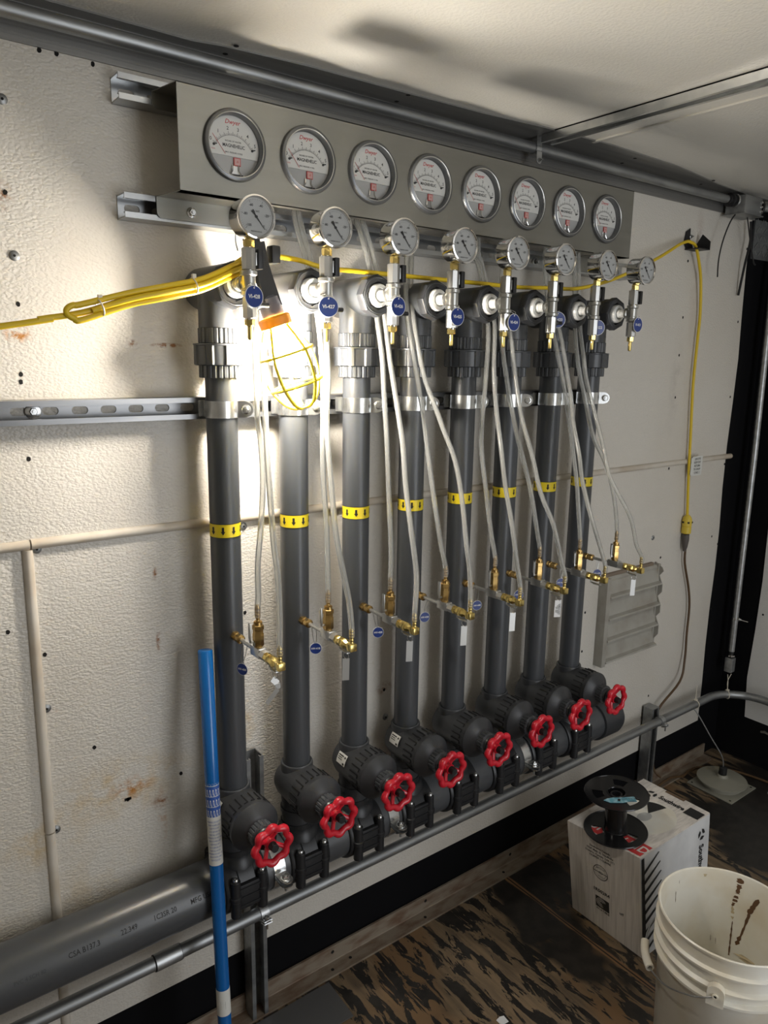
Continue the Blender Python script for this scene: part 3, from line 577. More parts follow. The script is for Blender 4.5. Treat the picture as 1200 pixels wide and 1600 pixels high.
# ------------------------------------------------------------------ top valve trees
def valve_tree():
    t = thing('valve_tree', '', 'valve', (0, -.2, 1.692), 'valve trees under the small gauges')
    k = MB(); k.cyl((0, .055, 0), (0, .010, 0), .0105, 'ptfe', 18)
    for q in range(5): k.ring((0, .045 - q*.006, 0), Y, .0105, .0010, 'ptfe', 18, 5)
    k.build('nipple', t)
    k = MB(); k.lathe((0, 0, -.022), Zv, [(.0128, 0), (.0148, .001), (.0148, .007), (.0120, .009), (.0120, .033), (.0148, .035), (.0148, .041), (.0128, .042)], 'nickel', 24)
    k.lathe((0, 0, 0), Y, [(.0118, 0), (.0118, .010), (.0142, .012), (.0142, .018)], 'nickel', 22); k.build('pipe_tee', t)
    for z0, z1, dn in ((.021, .0575, 1), (-.060, -.023, -1)):
        k = MB(); k.lathe((0, 0, z0), Zv, [(.0110, 0), (.0125, .001), (.0125, z1 - z0 - .001), (.0110, z1 - z0)], 'satin', 8)
        k.cyl((0, 0, z0 - .003), (0, 0, z1 + .003), .0085, 'chrome', 16); b_ = k.build('valve_body', t)
        k = MB()
        if dn > 0: k.box(.0108, .0140, -.007, .007, z0 + .008, z1 - .007, 'satin', .001); k.box(.0135, .0235, -.0115, .0125, z0 + .002, z1 - .001, 'black', .002)
        else: k.lathe((.011, 0, z0 + .024), X, [(.006, 0), (.008, .004), (.004, .014), (.0042, .018), (.0042, .026)], 'black', 12)
        k.build('valve_handle', b_, label='black valve handle')
    k = MB(); k.hexa((0, 0, -.072), (0, 0, -.061), .0092, 'brass_bright'); k.lathe((0, 0, -.072), -Zv, [(.007, 0), (.0045, .002), (.0045, .022), (.0030, .025)], 'brass_bright', 14); k.build('hose_barb', t, label='brass hose barb')
    return t
def small_gauge():
    t = thing('pressure_gauge', '', 'gauge', (0, -.203, 1.7505), 'small chrome dial gauges')
    k = MB(); k.hexa((0, .0, 0), (0, 0, .012), .0095, 'brass_bright'); k.cyl((0, 0, .010), (0, 0, .020), .0055, 'brass_bright', 14); k.build('stem', t, label='brass stem')
    zc = .0455; k = MB()
    k.lathe((0, .009, zc), -Y, [(.0, -.002), (.028, -.001), (.0325, .001), (.0332, .004), (.0332, .034), (.0352, .035), (.0358, .038), (.0352, .041), (.0325, .042), (.0308, .0395), (.0305, .036), (.0, .036)], 'chrome', 48)
    k.build('case', t)
    k = MB(); y0 = -.0284; k.flat(disc(.0303, 40), (0, y0, zc), X, Zv, 'gauge_grey'); y0 -= .0003
    for q in range(41):
        a = math.radians(225 - q*270/40); u = Vector((math.cos(a), 0, math.sin(a))); v = Vector((-u.z, 0, u.x)); ln = .0045 if q % 8 == 0 else .0022; hw = .0003 if q % 8 == 0 else .00016
        k.flat([(-ln, -hw), (0, -hw), (0, hw), (-ln, hw)], Vector((0, y0, zc)) + u*.0285, u, v, 'print_grey')
        if q % 8 == 0: k.text(['0', '-20', '-40', '-60', '-80', '-100'][::-1][q//8], .0058, Vector((0, y0, zc)) + u*.0200, X, Zv, 'black_ink', .02)
    k.text('in.WC', .0042, (.001, y0, zc + .0085), X, Zv, 'print_grey', .02); k.text('PRESSURE GAUGE', .0026, (0, y0, zc - .0235), X, Zv, 'print_grey', .02); k.build('dial', t, flat=True)
    k = MB(); pv = Vector((0, y0 - .0012, zc)); u = Vector((.62, 0, -.78)).normalized(); v = Vector((-u.z, 0, u.x))
    k.prism([(-.012, -.0028), (-.004, -.0010), (.0245, -.0003), (.0245, .0003), (-.004, .0010), (-.012, .0028)], pv, u, v, (0, -.0004, 0), 'black_ink'); k.lathe(pv + Y*.001, -Y, [(.0022, 0), (.0022, .0018)], 'black', 12); k.build('pointer', t)
    k = MB(); k.flat(disc(.0306, 40), (0, -.0306, zc), X, Zv, 'lens'); k.build('lens', t, label='clear lens')
    return t
vt = valve_tree(); sg_ = small_gauge()
for i in range(8):
    l1 = 'metal valve tree with black handles screwed into the %s riser pipe' % ORD[i]
    l2 = 'small chrome cased round gauge on top of the %s valve tree' % ORD[i]
    if i == 0: vt['label'] = l1; sg_['label'] = l2
    else: dup(vt, (i*S, -.2, 1.692), l1); dup(sg_, (i*S, -.203, 1.7505), l2)

# blue number tags: (dx, dy, z, yaw)
TG = [(0, -.018, 1.668, 8, '428'), (-.004, -.015, 1.659, -18, '427'), (0, -.017, 1.668, 5, '426'), (0, -.017, 1.655, 0, '425'), (.012, -.018, 1.650, 0, '424'), (.035, .010, 1.664, -32, '423'), (.010, -.006, 1.650, -30, '422'), (.002, -.018, 1.662, 0, '421')]
for i, (dx, dy, z, yaw, num) in enumerate(TG):
    k = MB(); a = math.radians(yaw + 18 if False else yaw); u = Vector((math.cos(a), math.sin(a), 0)); n = Vector((math.sin(a), -math.cos(a), 0))
    o = tag(MB().build('x') if False else bpy.data.objects.new('valve_tag', None), 'x', 'tag'); COL.objects.link(o); o.location = (i*S + dx, -.2 + dy, z)
    tag(o, 'round blue tag reading VI-%s hung on the %s valve tree' % (num, ORD[i]), 'tag', 'round blue tags on the valve trees')
    k.lathe((0, 0, 0), n, [(.0190, -.0006), (.0190, .0006)], 'white_print', 32); k.lathe((0, 0, 0), n, [(.0178, .0004), (.0178, .0009)], 'tag_blue', 32)
    k.text('VI-' + num, .0088, n*.0011, u, Zv, 'white_print', .03); k.lathe((0, 0, .0145), n, [(.0016, .0004), (.0016, .0012)], 'white_print', 8); k.build('disc', o)
    k = MB(); back = Vector((-dx, -dy, 1.676 - z)); 
    pts = [(0, 0, .0145), (-.004, .003, .022), Vector((-dx - .014, -dy, 1.679 - z + .0)), Vector((-dx - .008, -dy + .014, 1.681 - z)), Vector((-dx + .010, -dy + .013, 1.681 - z)), Vector((-dx + .015, -dy, 1.679 - z)), (.004, 0, .022), (0, -.001, .0145)]
    k.tube(pts, .0006, 'satin', 5, smooth=4); k.build('wire', o)

# ------------------------------------------------------------------ bottom valves
def globe_valve():
    t = thing('globe_valve', '', 'valve', (0, -.075, .50), 'black valves with red handwheels'); zc = .12   # local z of the drum axis (world .62)
    k = MB()
    k.lathe((0, 0, .075), Zv, [(.0345, 0), (.0365, .002), (.0365, .092), (.0355, .094), (.0308, .094), (.0305, .080)], 'pvc_dark', 36)
    k.ring((0, 0, .168), Zv, .0336, .0022, 'pvc_grey', 36, 6)
    k.lathe((0, .042, zc), -Y, [(.0, 0), (.030, .002), (.043, .012), (.047, .026), (.0475, .050), (.0495, .090), (.0512, .094), (.0522, .134), (.0532, .136), (.0532, .142), (.050, .146), (.034, .158), (.026, .163)], 'pvc_dark', 44)
    k.lathe((0, 0, .02), Zv, [(.0360, 0), (.0360, .085)], 'pvc_dark', 30); k.lathe((0, 0, .050), Zv, [(.0385, 0), (.0385, .010)], 'pvc_dark', 30)
    k.build('body', t)
    k = MB()
    for q in range(22):
        a = q*2*PI/22; u = Vector((math.cos(a), 0, math.sin(a))); tt = Vector((-u.z, 0, u.x)); c = Vector((0, -.070, zc)) + u*.0520
        k.obox(c, (0, .0150, 0), tt*.0010, u*.0012, 'groove'); k.obox(c + Vector((0, -.0150, 0)) + tt*.0038, (0, .0009, 0), tt*.0042, u*.0012, 'groove')
    k.build('grip_ribs', t)
    k = MB(); k.lathe((0, -.119, zc), -Y, [(.0245, 0), (.0255, .001), (.0255, .018), (.0235, .021), (.020, .022), (.018, .026), (.0175, .032)], 'pvc_grey', 80, rfun=lambda a, tt: 1 + (.06 if (a*20/(2*PI)) % 1 < .6 and tt < .019 else 0)); k.build('bonnet_nut', t)
    k = MB(); k.lathe((0, -.147, zc), -Y, [(.021, 0), (.022, .002), (.022, .005), (.010, .008), (.008, .040)], 'black', 28); k.build('spindle', t)
    k = MB(); N = 96; yw = -.174
    pts = [Vector((math.cos(2*PI*q/N), 0, math.sin(2*PI*q/N)))*(.0366 + .0024*math.cos(8*2*PI*q/N)) + Vector((0, yw, zc)) for q in range(N)]
    k.tube(pts, [.0074 + .0008*math.cos(8*2*PI*q/N) for q in range(N)], 'red', 12, closed=True)
    for q in range(4):
        a = PI/4 + .3 + q*PI/2; u = Vector((math.cos(a), 0, math.sin(a))); k.tube([Vector((0, yw + .012, zc)) + u*.010, Vector((0, yw + .009, zc)) + u*.019, Vector((0, yw + .002, zc)) + u*.034], [.0056, .0044, .0050], 'red', 8)
    k.lathe((0, yw + .016, zc), -Y, [(.0118, 0), (.0118, .013), (.0105, .015)], 'red', 18); k.build('handwheel', t, label='red lobed plastic handwheel')
    k = MB(); k.lathe((0, yw + .003, zc), -Y, [(.0092, 0), (.0092, .009), (.008, .011)], 'black', 6); k.build('hub_nut', t, label='black hub nut')
    return t
gv = globe_valve(); VV = []
for i in range(8):
    lab = 'black plastic valve with red handwheel under the %s riser pipe' % ORD[i]
    if i == 0: gv['label'] = lab; v = gv
    else: v = dup(gv, (i*S, -.075, .50), lab)
    VV.append(v)
for i in (0, 2, 3):
    if True:
        v = VV[i]
        k = MB(); zc = .12; pts = []; W_ = lambda a, y: Vector((-(.0508)*math.cos(a), y, zc + .0508*math.sin(a)))
        V_ = []; n_ = 6
        for q in range(n_ + 1):
            a = math.radians(10 + q*30/n_); V_ += [Vector((-(.0494)*math.cos(a), .004, zc + .0494*math.sin(a))), Vector((-(.0512)*math.cos(a), -.032, zc + .0512*math.sin(a)))]
        k.add(V_, [(2*q, 2*q+1, 2*q+3, 2*q+2) for q in range(n_)], 'paper_white')
        P_ = lambda a, y, e=.0006: Vector((-(.0498 + e + (.004 - y)*.05)*math.cos(math.radians(a)), y, zc + (.0498 + e + (.004 - y)*.05)*math.sin(math.radians(a))))
        for a0, a1, y0, y1 in ((32, 35, 0, -.02), (27, 29, 0, -.016), (22, 24, 0, -.018), (13, 18, -.022, -.029), (30, 35, -.024, -.029)):
            k.add([P_(a0, y0), P_(a0, y1), P_(a1, y1), P_(a1, y0)], [(0, 1, 2, 3)], 'print_grey')
        k.build('maker_label', v, label='white rectangular sticker')

# header pipe and saddles
t = thing('header_pipe', 'large dark grey pipe running low along the wall under the valves', 'pipe', (-.5, -.075, .443))
k = MB(); k.cyl((-1.4, 0, 0), (1.80, 0, 0), .0572, 'pvc_shine', 64)
wr = lambda s0, el: (lambda a, b2: Vector((s0 + a, -.0575*math.cos(el + b2/.0572), .0575*math.sin(el + b2/.0572))))
el = math.radians(27)
for s_, x_ in (('CSA B137.3', .166), ('22.349', .25), ('1C3SR 20', .322), ('MFG USA', .40), ('15:15', .452)):
    k.text(s_, .0140, (0, 0, 0), X, Zv, 'black_ink', .010, wrap=wr(x_, el), sx=.85)
k.text('PVC 4 SCH 80', .0105, (0, 0, 0), X, Zv, 'ink_blue_grey', .0, wrap=wr(.07, el - .12), sx=.85)
k.build('pipe', t)
k = MB(); k.lathe((1.735, 0, 0), X, [(.0585, 0), (.0640, .002), (.0645, .085), (.060, .098), (.045, .106), (0, .108)], 'pvc_dark', 48); k.build('end_cap', t)
def saddle():
    t = thing('saddle_clamp', '', 'saddle', (0, -.075, .443), 'black bolted saddles on the header pipe')
    k = MB(); k.lathe((-.050, 0, 0), X, [(.0575, 0), (.0625, .001), (.0650, .006), (.0650, .030), (.0675, .032), (.0675, .068), (.0650, .070), (.0650, .094), (.0625, .099), (.0575, .100), (.0575, 0)], 'pvc_black', 52)
    k.box(-.043, .043, -.068, .068, -.006, .006, 'pvc_black', .002); k.lathe((0, 0, .045), Zv, [(.050, 0), (.046, .018), (.038, .026), (.038, .038)], 'pvc_black', 36)
    for sx in (-1, 1):
        for sy in (-1, 1):
            k.lathe((sx*.031, sy*.0655, -.046), Zv, [(.008, 0), (.0115, .003), (.0115, .040), (.0135, .042), (.0135, .050), (.0112, .052), (.0108, .086), (.009, .088)], 'pvc_black', 18)
    k.box(-.026, .026, -.0715, -.060, -.030, .028, 'pvc_black', .003)
    for z in (-.020, .0, .020): k.box(-.024, .024, -.0735, -.070, z - .0015, z + .0015, 'pvc_black')
    k.build('shell', t)
    for sx in (-1, 1):
        k = MB(); k.lathe((sx*.031, -.0655, .041), Zv, [(.0065, 0), (.0065, .004), (.0052, .006), (.0028, .0055), (.0026, .003), (0, .003)], 'zinc', 16); k.cyl((sx*.031, -.0655, -.052), (sx*.031, -.0655, -.045), .0025, 'zinc', 8); k.build('bolt', t, label='bright bolt')
    return t
sd = saddle()
for i in range(8):
    lab = 'black bolted saddle on the header pipe under the %s valve' % ORD[i]
    if i == 0: sd['label'] = lab
    else: dup(sd, (i*S, -.075, .443), lab)
for x, lab in ((.080, 'bright zinc clamp on the header pipe beside the leftmost handwheel'), (.400, 'bright zinc clamp on the header pipe between the third and fourth valves'), (.880, 'wide zinc clamp on the header pipe between the sixth and seventh valves')):
    t = thing('header_clamp', lab, 'clamp', (x, -.075, .443), 'zinc clamps on the header pipe')
    k = MB(); hw = .014
    k.lathe((-hw, 0, 0), X, [(.0578, 0), (.0602, 0), (.0602, 2*hw), (.0578, 2*hw), (.0578, 0)], 'zinc', 48); k.build('strap', t)
    k = MB(); k.prism([(-hw, -.055), (hw, -.055), (hw, -.086)] + arc(0, -.086, hw, 0, -PI, 8)[1:], (0, 0, .006), X, Y, (0, 0, .0022), 'zinc'); k.build('ear', t); k = MB(); k.prism([(-hw, -.055), (hw, -.055), (hw, -.086)] + arc(0, -.086, hw, 0, -PI, 8)[1:], (0, 0, -.004), X, Y, (0, 0, .0022), 'zinc')
    k.build('ear', t); k = MB(); hexbolt(k, (0, -.082, .0082), Zv, 'zinc', .0085, .011); k.cyl((0, -.082, -.022), (0, -.082, -.003), .003, 'galv', 8); k.build('bolt', t)

# ------------------------------------------------------------------ sampling taps
def tap():
    t = thing('sampling_tap', '', 'tap', (0, -.105, 1.014), 'brass sampling taps'); f_ = lambda y: -(y - .105)   # world -y distance
    k = MB(); k.hexa((0, .003, 0), (0, -.006, 0), .0095, 'brass'); k.lathe((0, -.006, 0), -Y, [(.0088, 0), (.0088, .004), (.006, .006), (.006, .010), (.0092, .011), (.0092, .022), (.0055, .025)], 'brass', 14); k.build('compression_fitting', t, label='brass fitting')
    k = MB(); k.cyl((0, -.028, 0), (0, -.088, 0), .0042, 'satin', 14); k.build('steel_tube', t)
    k = MB(); k.box(-.0085, .0085, -.118, -.084, -.0085, .0105, 'satin', .0015); k.hexa((0, -.118, 0), (0, -.134, 0), .0100, 'satin'); k.build('tee_block', t)
    k = MB(); k.lathe((0, -.102, .008), Zv, [(.0065, 0), (.0065, .003), (.0100, .004), (.0108, .006), (.0108, .028), (.0098, .030), (.0098, .036), (.0112, .037), (.0112, .045), (.0075, .048), (.0075, .054)], 'brass', 6)
    k.cyl((0, -.102, .010), (0, -.102, .060), .0085, 'brass', 16); b_ = k.build('upright_valve', t)
    k = MB(); k.tube([(-.010, -.102, .022), (-.0165, -.102, .022), (-.0175, -.102, .030), (-.0175, -.102, .056)], .0026, 'satin', 6); k.box(-.0190, -.0162, -.106, -.098, .028, .060, 'satin', .001); k.build('lever', b_, label='steel lever')
    k = MB(); k.lathe((0, -.102, .060), Zv, [(.0062, 0), (.0042, .003)] + [(.0046 if q % 2 else .0036, .005 + q*.003) for q in range(9)] + [(.003, .034)], 'brass', 14); k.build('hose_barb', t)
    k = MB(); k.lathe((0, -.134, 0), -Y, [(.0075, 0), (.0095, .001), (.0095, .010), (.0085, .012), (.0100, .014), (.0100, .032), (.007, .036), (.006, .044)], 'brass_bright', 8); b_ = k.build('outlet_valve', t)
    k = MB(); k.tube([(0, -.146, -.008), (0, -.146, -.015), (0, -.156, -.016), (0, -.172, -.016)], .0024, 'satin', 6); k.box(-.004, .004, -.176, -.154, -.0175, -.0150, 'satin', .0006); k.build('lever', b_, label='steel lever')
    k = MB(); k.box(-.0075, .0075, -.194, -.178, -.0075, .0075, 'brass_bright', .002); k.lathe((0, -.186, .007), Zv, [(.0062, 0), (.0042, .003)] + [(.0046 if q % 2 else .0036, .005 + q*.003) for q in range(8)] + [(.003, .031)], 'brass_bright', 14); k.build('elbow_barb', t)
    return t
tp = tap()
for i in range(8):
    lab = 'brass and steel sampling tap on the %s riser pipe' % ORD[i]
    if i == 0: tp['label'] = lab
    else: dup(tp, (i*S, -.105, 1.014), lab)
# small blue tags on bead chains at the taps
for i in range(8):
    yaw = [-62, -28, -25, -18, -18, -30, -30, -30][i]; a = math.radians(yaw); u = Vector((math.cos(a), math.sin(a), 0)); n = Vector((math.sin(a), -math.cos(a), 0))
    dx = [-.008, .004, .010, -.012, 0, -.008, 0, 0][i]; dz = [-.012, -.008, -.008, 0, -.004, -.004, 0, 0][i]
    o = thing('tap_tag', 'small round blue tag on a bead chain at the %s sampling tap' % ORD[i], 'tag', (i*S + dx, -.152, .972 + dz), 'small blue tags at the taps')
    k = MB(); k.lathe((0, 0, 0), n, [(.0128, -.0005), (.0128, .0005)], 'white_print', 24); k.lathe((0, 0, 0), n, [(.0119, .0004), (.0119, .0008)], 'tag_blue', 24); k.text('HV-4%d8' % (i % 10), .0060, n*.001, u, Zv, 'white_print', .03); k.build('disc', o)
    k = MB(); h = .042 - dz + .004
    for sx in (-1, 1): k.tube([(0, 0, .010), (sx*.004 - dx*.3, .001, .022), (sx*.005 - dx, .0, h - .006)], .0008, 'satin', 5, smooth=3)
    k.tube([(-.005 - dx, 0, h - .006), (-dx, 0, h + .0005), (.005 - dx, 0, h - .006)], .0008, 'satin', 5, smooth=3); k.build('chain', o)
# stamped steel tags at the outlets
for i in range(8):
    if i == 6: continue
    dx = [-.0, 0, .004, .002, 0, .004, 0, 0][i]
    o = thing('stamped_tag', ('bent steel strip tag hanging askew' if i == 0 else 'stamped steel tag with rows of writing hanging' if i == 5 else 'narrow plain steel tag hanging') + ' from the outlet of the %s tap' % ORD[i], 'tag', (i*S + dx, -.272, .990), 'steel tags at the tap outlets')
    k = MB(); k.ring((0, 0, .000), (1, .3, 0), .0065, .0007, 'satin', 18, 5); k.build('split_ring', o)
    k = MB()
    if i == 0:
        P0 = [(-.006, 0, -.006), (.004, -.002, -.018), (.004, -.003, -.028), (-.010, -.004, -.040), (-.022, -.005, -.050)]
        for q in range(4):
            a_, b2 = Vector(P0[q]), Vector(P0[q+1]); dd = (b2 - a_).normalized(); s_ = Vector((-dd.z, .2, dd.x)).normalized()*.006; k.add([a_ - s_, a_ + s_, b2 + s_, b2 - s_, a_ - s_ + Y*.0006, a_ + s_ + Y*.0006, b2 + s_ + Y*.0006, b2 - s_ + Y*.0006], [(0, 1, 2, 3), (7, 6, 5, 4), (0, 4, 5, 1), (2, 6, 7, 3), (1, 5, 6, 2), (0, 3, 7, 4)], 'tag_steel')
    else:
        a = math.radians(-25); u = Vector((math.cos(a), math.sin(a), 0)); n = Vector((math.sin(a), -math.cos(a), 0)); tl = Vector((.02, 0, 1)).normalized()
        wd, ht = (.0085, .044) if i == 5 else (.0070, .046)
        k.obox(Vector((0, 0, -.006)) - tl*ht/2, u*wd, n*.0004, tl*ht/2, 'white_print' if i == 5 else 'tag_steel')
        if i == 5:
            for q, s_ in enumerate(('SAMPLE PORT', 'OPEN ONLY', 'FOR TEST', 'HV-468')): k.text(s_, .0048, Vector((0, 0, -.006)) - tl*.024 + u*(.005 - q*.0033) + n*.0006, -tl, u, 'print_grey', .01)
    k.build('plate', o)

# ------------------------------------------------------------------ clear tubes
for i in range(8):
    for s_ in 'AB':
        P_ = mm(TUBES['%d%s' % (i + 1, s_)]); P_[0].x = i*S
        if s_ == 'B': P_.insert(1, P_[0] + Vector((0, 0, .018)))
        else: P_.insert(1, P_[0] + Vector((0, 0, .02)))
        if s_ == 'B':
            for q in range(5, 11): P_[q].y -= .006
        P_.append(Vector((P_[-1].x, -.072, 1.885)))
        k = MB(); k.tube(P_, .0056, 'clear_tube', 12, smooth=5, inner=.0036)
        tag(k.build('clear_tube', angle=60), 'clear vinyl tube from the %s of the %s tap up behind the valves' % ('upright barb' if s_ == 'A' else 'outer elbow', ORD[i]), 'tube', 'clear tubes between taps and gauge panel')

# ------------------------------------------------------------------ work lamp
t = thing('work_lamp', 'glowing caged work lamp with black handle hung between first and second risers', 'lamp', (.046, -.160, 1.72))
o0 = Vector((.046, -.160, 1.72)); A = Vector((.058, -.165, 1.663)); Bm = Vector((.119, -.185, 1.474)); ax = (Bm - A).normalized(); LU, LV, LW = basis(ax)
k = MB(); H0, H1 = Vector((.036, -.152, 1.765)), Vector((.060, -.166, 1.655)); hd = (H1 - H0).normalized(); hu = hd.cross(Y).normalized(); hv = hd.cross(hu)
for a, b2, w1, w2 in ((0, .30, .0155, .014), (.30, .55, .0135, .0145), (.55, 1.0, .0145, .0175)):
    p, q = H0.lerp(H1, a) - o0, H0.lerp(H1, b2) - o0; V_ = [p + hu*sx*w1 + hv*sy*w1*.8 for sx in (-1, 1) for sy in (-1, 1)] + [q + hu*sx*w2 + hv*sy*w2*.8 for sx in (-1, 1) for sy in (-1, 1)]
    k.add(V_, [(0, 1, 3, 2), (4, 6, 7, 5), (0, 4, 5, 1), (1, 5, 7, 3), (3, 7, 6, 2), (2, 6, 4, 0)], 'black')
k.cyl(H0 - o0 - hd*.012, H0 - o0 + hd*.01, .0125, 'black', 16); k.box(.016, .034, -.012, .012, .012, .044, 'black', .004)
k.build('handle', t)
k = MB(); k.tube([H0 - o0 + Vector((-.002, 0, 0)), H0 - o0 + Vector((-.010, .004, .022)), H0 - o0 + Vector((-.024, .006, .028)), H0 - o0 + Vector((-.030, .012, .008)), H0 - o0 + Vector((-.022, .02, -.012))], .0016, 'satin', 6, smooth=4); k.tube([H0 - o0 + Vector((-.012, 0, -.016)), H0 - o0 + Vector((-.022, -.002, .014))], .003, 'black', 6); k.build('hook', t, label='bent wire hook')
k = MB(); k.lathe(A - o0 - ax*.012, ax, [(.014, 0), (.019, .004), (.021, .026), (.021, .036)], 'socket_grey', 24); k.build('socket', t, label='dark grey socket')
k = MB(); k.lathe(A - o0 + ax*.024, ax, [(.0222, 0), (.0265, .001), (.0295, .004), (.0295, .019), (.026, .021), (.0222, .021), (.0222, 0)], 'orange', 40, rfun=lambda a, tt: 1 + (.05 if (a*5/(2*PI)) % 1 < .5 else 0)); k.build('collar', t, label='orange plastic collar')
k = MB(); prof = [(.024, .042), (.036, .065), (.050, .095), (.0535, .125), (.050, .155), (.035, .185), (.020, .197), (.008, .200)]
for q in range(5):
    a = 2*PI*q/5 + .4; u = LU*math.cos(a) + LV*math.sin(a); k.tube([A - o0 + ax*tt + u*r for r, tt in prof], .0031, 'guard_yellow', 8, smooth=4)
for r, tt in ((.0505, .095), (.050, .155)): k.ring(A - o0 + ax*tt, ax, r, .0029, 'guard_yellow', 40, 6)
k.ring(A - o0 + ax*.199, ax, .010, .0024, 'guard_yellow', 20, 6); k.build('cage', t, label='yellow plastic cage')
k = MB(); k.lathe(A - o0 + ax*.028, ax, [(.013, 0), (.013, .012), (.020, .026), (.028, .048), (.030, .066), (.028, .084), (.020, .098), (.010, .104), (0, .106)], 'bulb', 32); k.build('bulb', t, label='glowing white bulb')

# ------------------------------------------------------------------ yellow cords
t = thing('extension_cord', 'yellow cord folded in a tied bundle, running in from the left edge to the lamp', 'cord', (-.2, -.2, 1.655))
oo = Vector((.2, .2, -1.655)); Lp = mm(LEFT); Lp = [Vector((p.x, p.y + max(0, (p.x + .13))*.35, p.z)) for p in Lp]; Lp[0].x = -1.2; Lp[0].z = 1.46
end = Vector((.022, -.150, 1.742)); k = MB()
k.tube([p + oo for p in Lp] + [Vector((.0, -.150, 1.728)) + oo, end + oo], .0047, 'yellow', 12, smooth=6)
bund = [Lp[3], Lp[4], Lp[5], Lp[6], Lp[7]]
def offs(l, dz, dy): return [p + Vector((0, dy, dz)) + oo for p in l]
lc = bund[0] + Vector((-.004, -.006, .0)) + oo
loop = [lc + Vector((-.022*math.sin(a_), 0, -.0115*math.cos(a_))) for a_ in [PI*q/6 for q in range(7)]]
k.tube([Vector((.012, -.165, 1.715)) + oo] + offs(bund[:0:-1], -.0095, -.004) + loop + offs(bund[1:], .0088, -.007) + [Vector((.016, -.160, 1.735)) + oo], .0047, 'yellow', 12, smooth=6)
k.tube([bund[0] + Vector((.012, -.006, .003)) + oo] + offs(bund[1:], -.001, -.0105) + [Vector((.018, -.162, 1.724)) + oo], .0047, 'yellow', 12, smooth=6)
k.build('cord', t)
for (p, tw), lab in zip(((Lp[3].lerp(Lp[4], .35), .2), (Lp[5].lerp(Lp[6], .75), .1)), ('white zip tie near the folded end of the yellow cord bundle', 'white zip tie on the yellow bundle beside the first tee')):
    k = MB(); d = Vector((1, 0, .28 + tw*.2)).normalized(); u, v, w = basis(d)
    k.tube([u*.0155*math.cos(a) + v*.0125*math.sin(a) for a in [2*PI*q/24 for q in range(24)]], .0013, 'zip_white', 6, closed=True); k.box(-.003, .003, -.006, .001, .012, .019, 'zip_white')
    tag(k.build('zip_tie', loc=p + Vector((0, -.004, .000))), lab, 'zip tie', 'zip ties')
k = MB(); k.tube(mm(CORD_RUN) + mm(CORD_DROP)[0:], .0048, 'yellow', 12, smooth=5)
tag(k.build('extension_cord'), 'yellow cord strung along the tees to the bracket and down the wall', 'cord')
k = MB()
for sg in (1, -1):
    pass
k.prism([(0, 0), (.05, 0), (.05, -.003), (.003, -.003), (.003, -.04), (0, -.04)], (1.640, -.001, 1.920), X, Y, (0, 0, .0), 'black') if False else None
k.prism([(-.022, .040), (.0, .052), (.002, .018), (.022, -.002), (.020, -.014), (-.014, -.014), (-.030, .006)], (1.660, -.001, 1.935), X, Zv, (0, -.003, 0), 'black')
k.box(1.640, 1.700, -.050, -.001, 1.9195, 1.9225, 'black'); k.prism([(0, 0), (-.050, 0), (-.050, .026), (-.022, .050), (-.002, .020)], (1.700, -.001, 1.920), Y, Zv, (.003, 0, 0), 'black')
hexbolt(k, (1.664, -.004, 1.962), -Y, 'zinc', .004, .006)
tag(k.build('cord_bracket', flat=True), 'small black angle bracket on the wall holding up the yellow cord', 'bracket')
k = MB(); yb = -.016
k.lathe((1.789, yb, .972), Zv, [(.010, 0), (.0165, .003), (.0165, .026), (.0150, .028), (.0165, .030), (.0165, .050), (.0135, .060), (.007, .068)], 'yellow_plug', 24)
for a in (.4, 1.6, 2.8, 4.0, 5.2): k.box(1.789 + .0155*math.cos(a) - .003, 1.789 + .0155*math.cos(a) + .003, yb + .0155*math.sin(a) - .003, yb + .0155*math.sin(a) + .003, 1.012, 1.018, 'black')
tag(k.build('cord_connector'), 'chunky yellow socket end of the hanging extension cord', 'plug')
t = thing('brown_cord', 'thin brown cord with grey plug hanging from the yellow socket behind the conduit', 'cord', (1.79, -.016, .97))
o_ = Vector((-1.79, .016, -.97)); k = MB(); k.lathe((0, 0, 0), -Zv, [(.012, 0), (.0125, .02), (.0095, .045), (.005, .062)], 'grey_plug', 18); k.build('plug', t, label='dark grey plug')
k = MB(); k.tube([Vector((0, 0, -.055))] + [p + o_ for p in mm(BROWN)[:-2]] + [Vector((1.700, -.030, .33)) + o_, Vector((1.694, -.026, .25)) + o_, Vector((1.70, -.030, .10)) + o_, Vector((1.71, -.060, .065)) + o_], .0042, 'cord_brown', 10, smooth=5); k.build('cord', t)
k = MB(); k.box(-.0, .062, -.0004, .0004, -.034, .034, 'paper_white')
for r_ in range(5): k.text(['JOB SITE', 'KEEP DRY', 'RETURN', 'TO SHOP', 'CORD 2'][r_], .011, (.031, -.0008, .024 - r_*.012), X, Zv, 'print_grey', .01, sx=.9)
k.box(-.008, .0, -.0010, .0010, -.030, .030, 'paper_white')
tag(k.build('cord_label', loc=(1.774, -.023, 1.215), flat=True), 'white printed paper flag stuck on the hanging yellow cord', 'label')

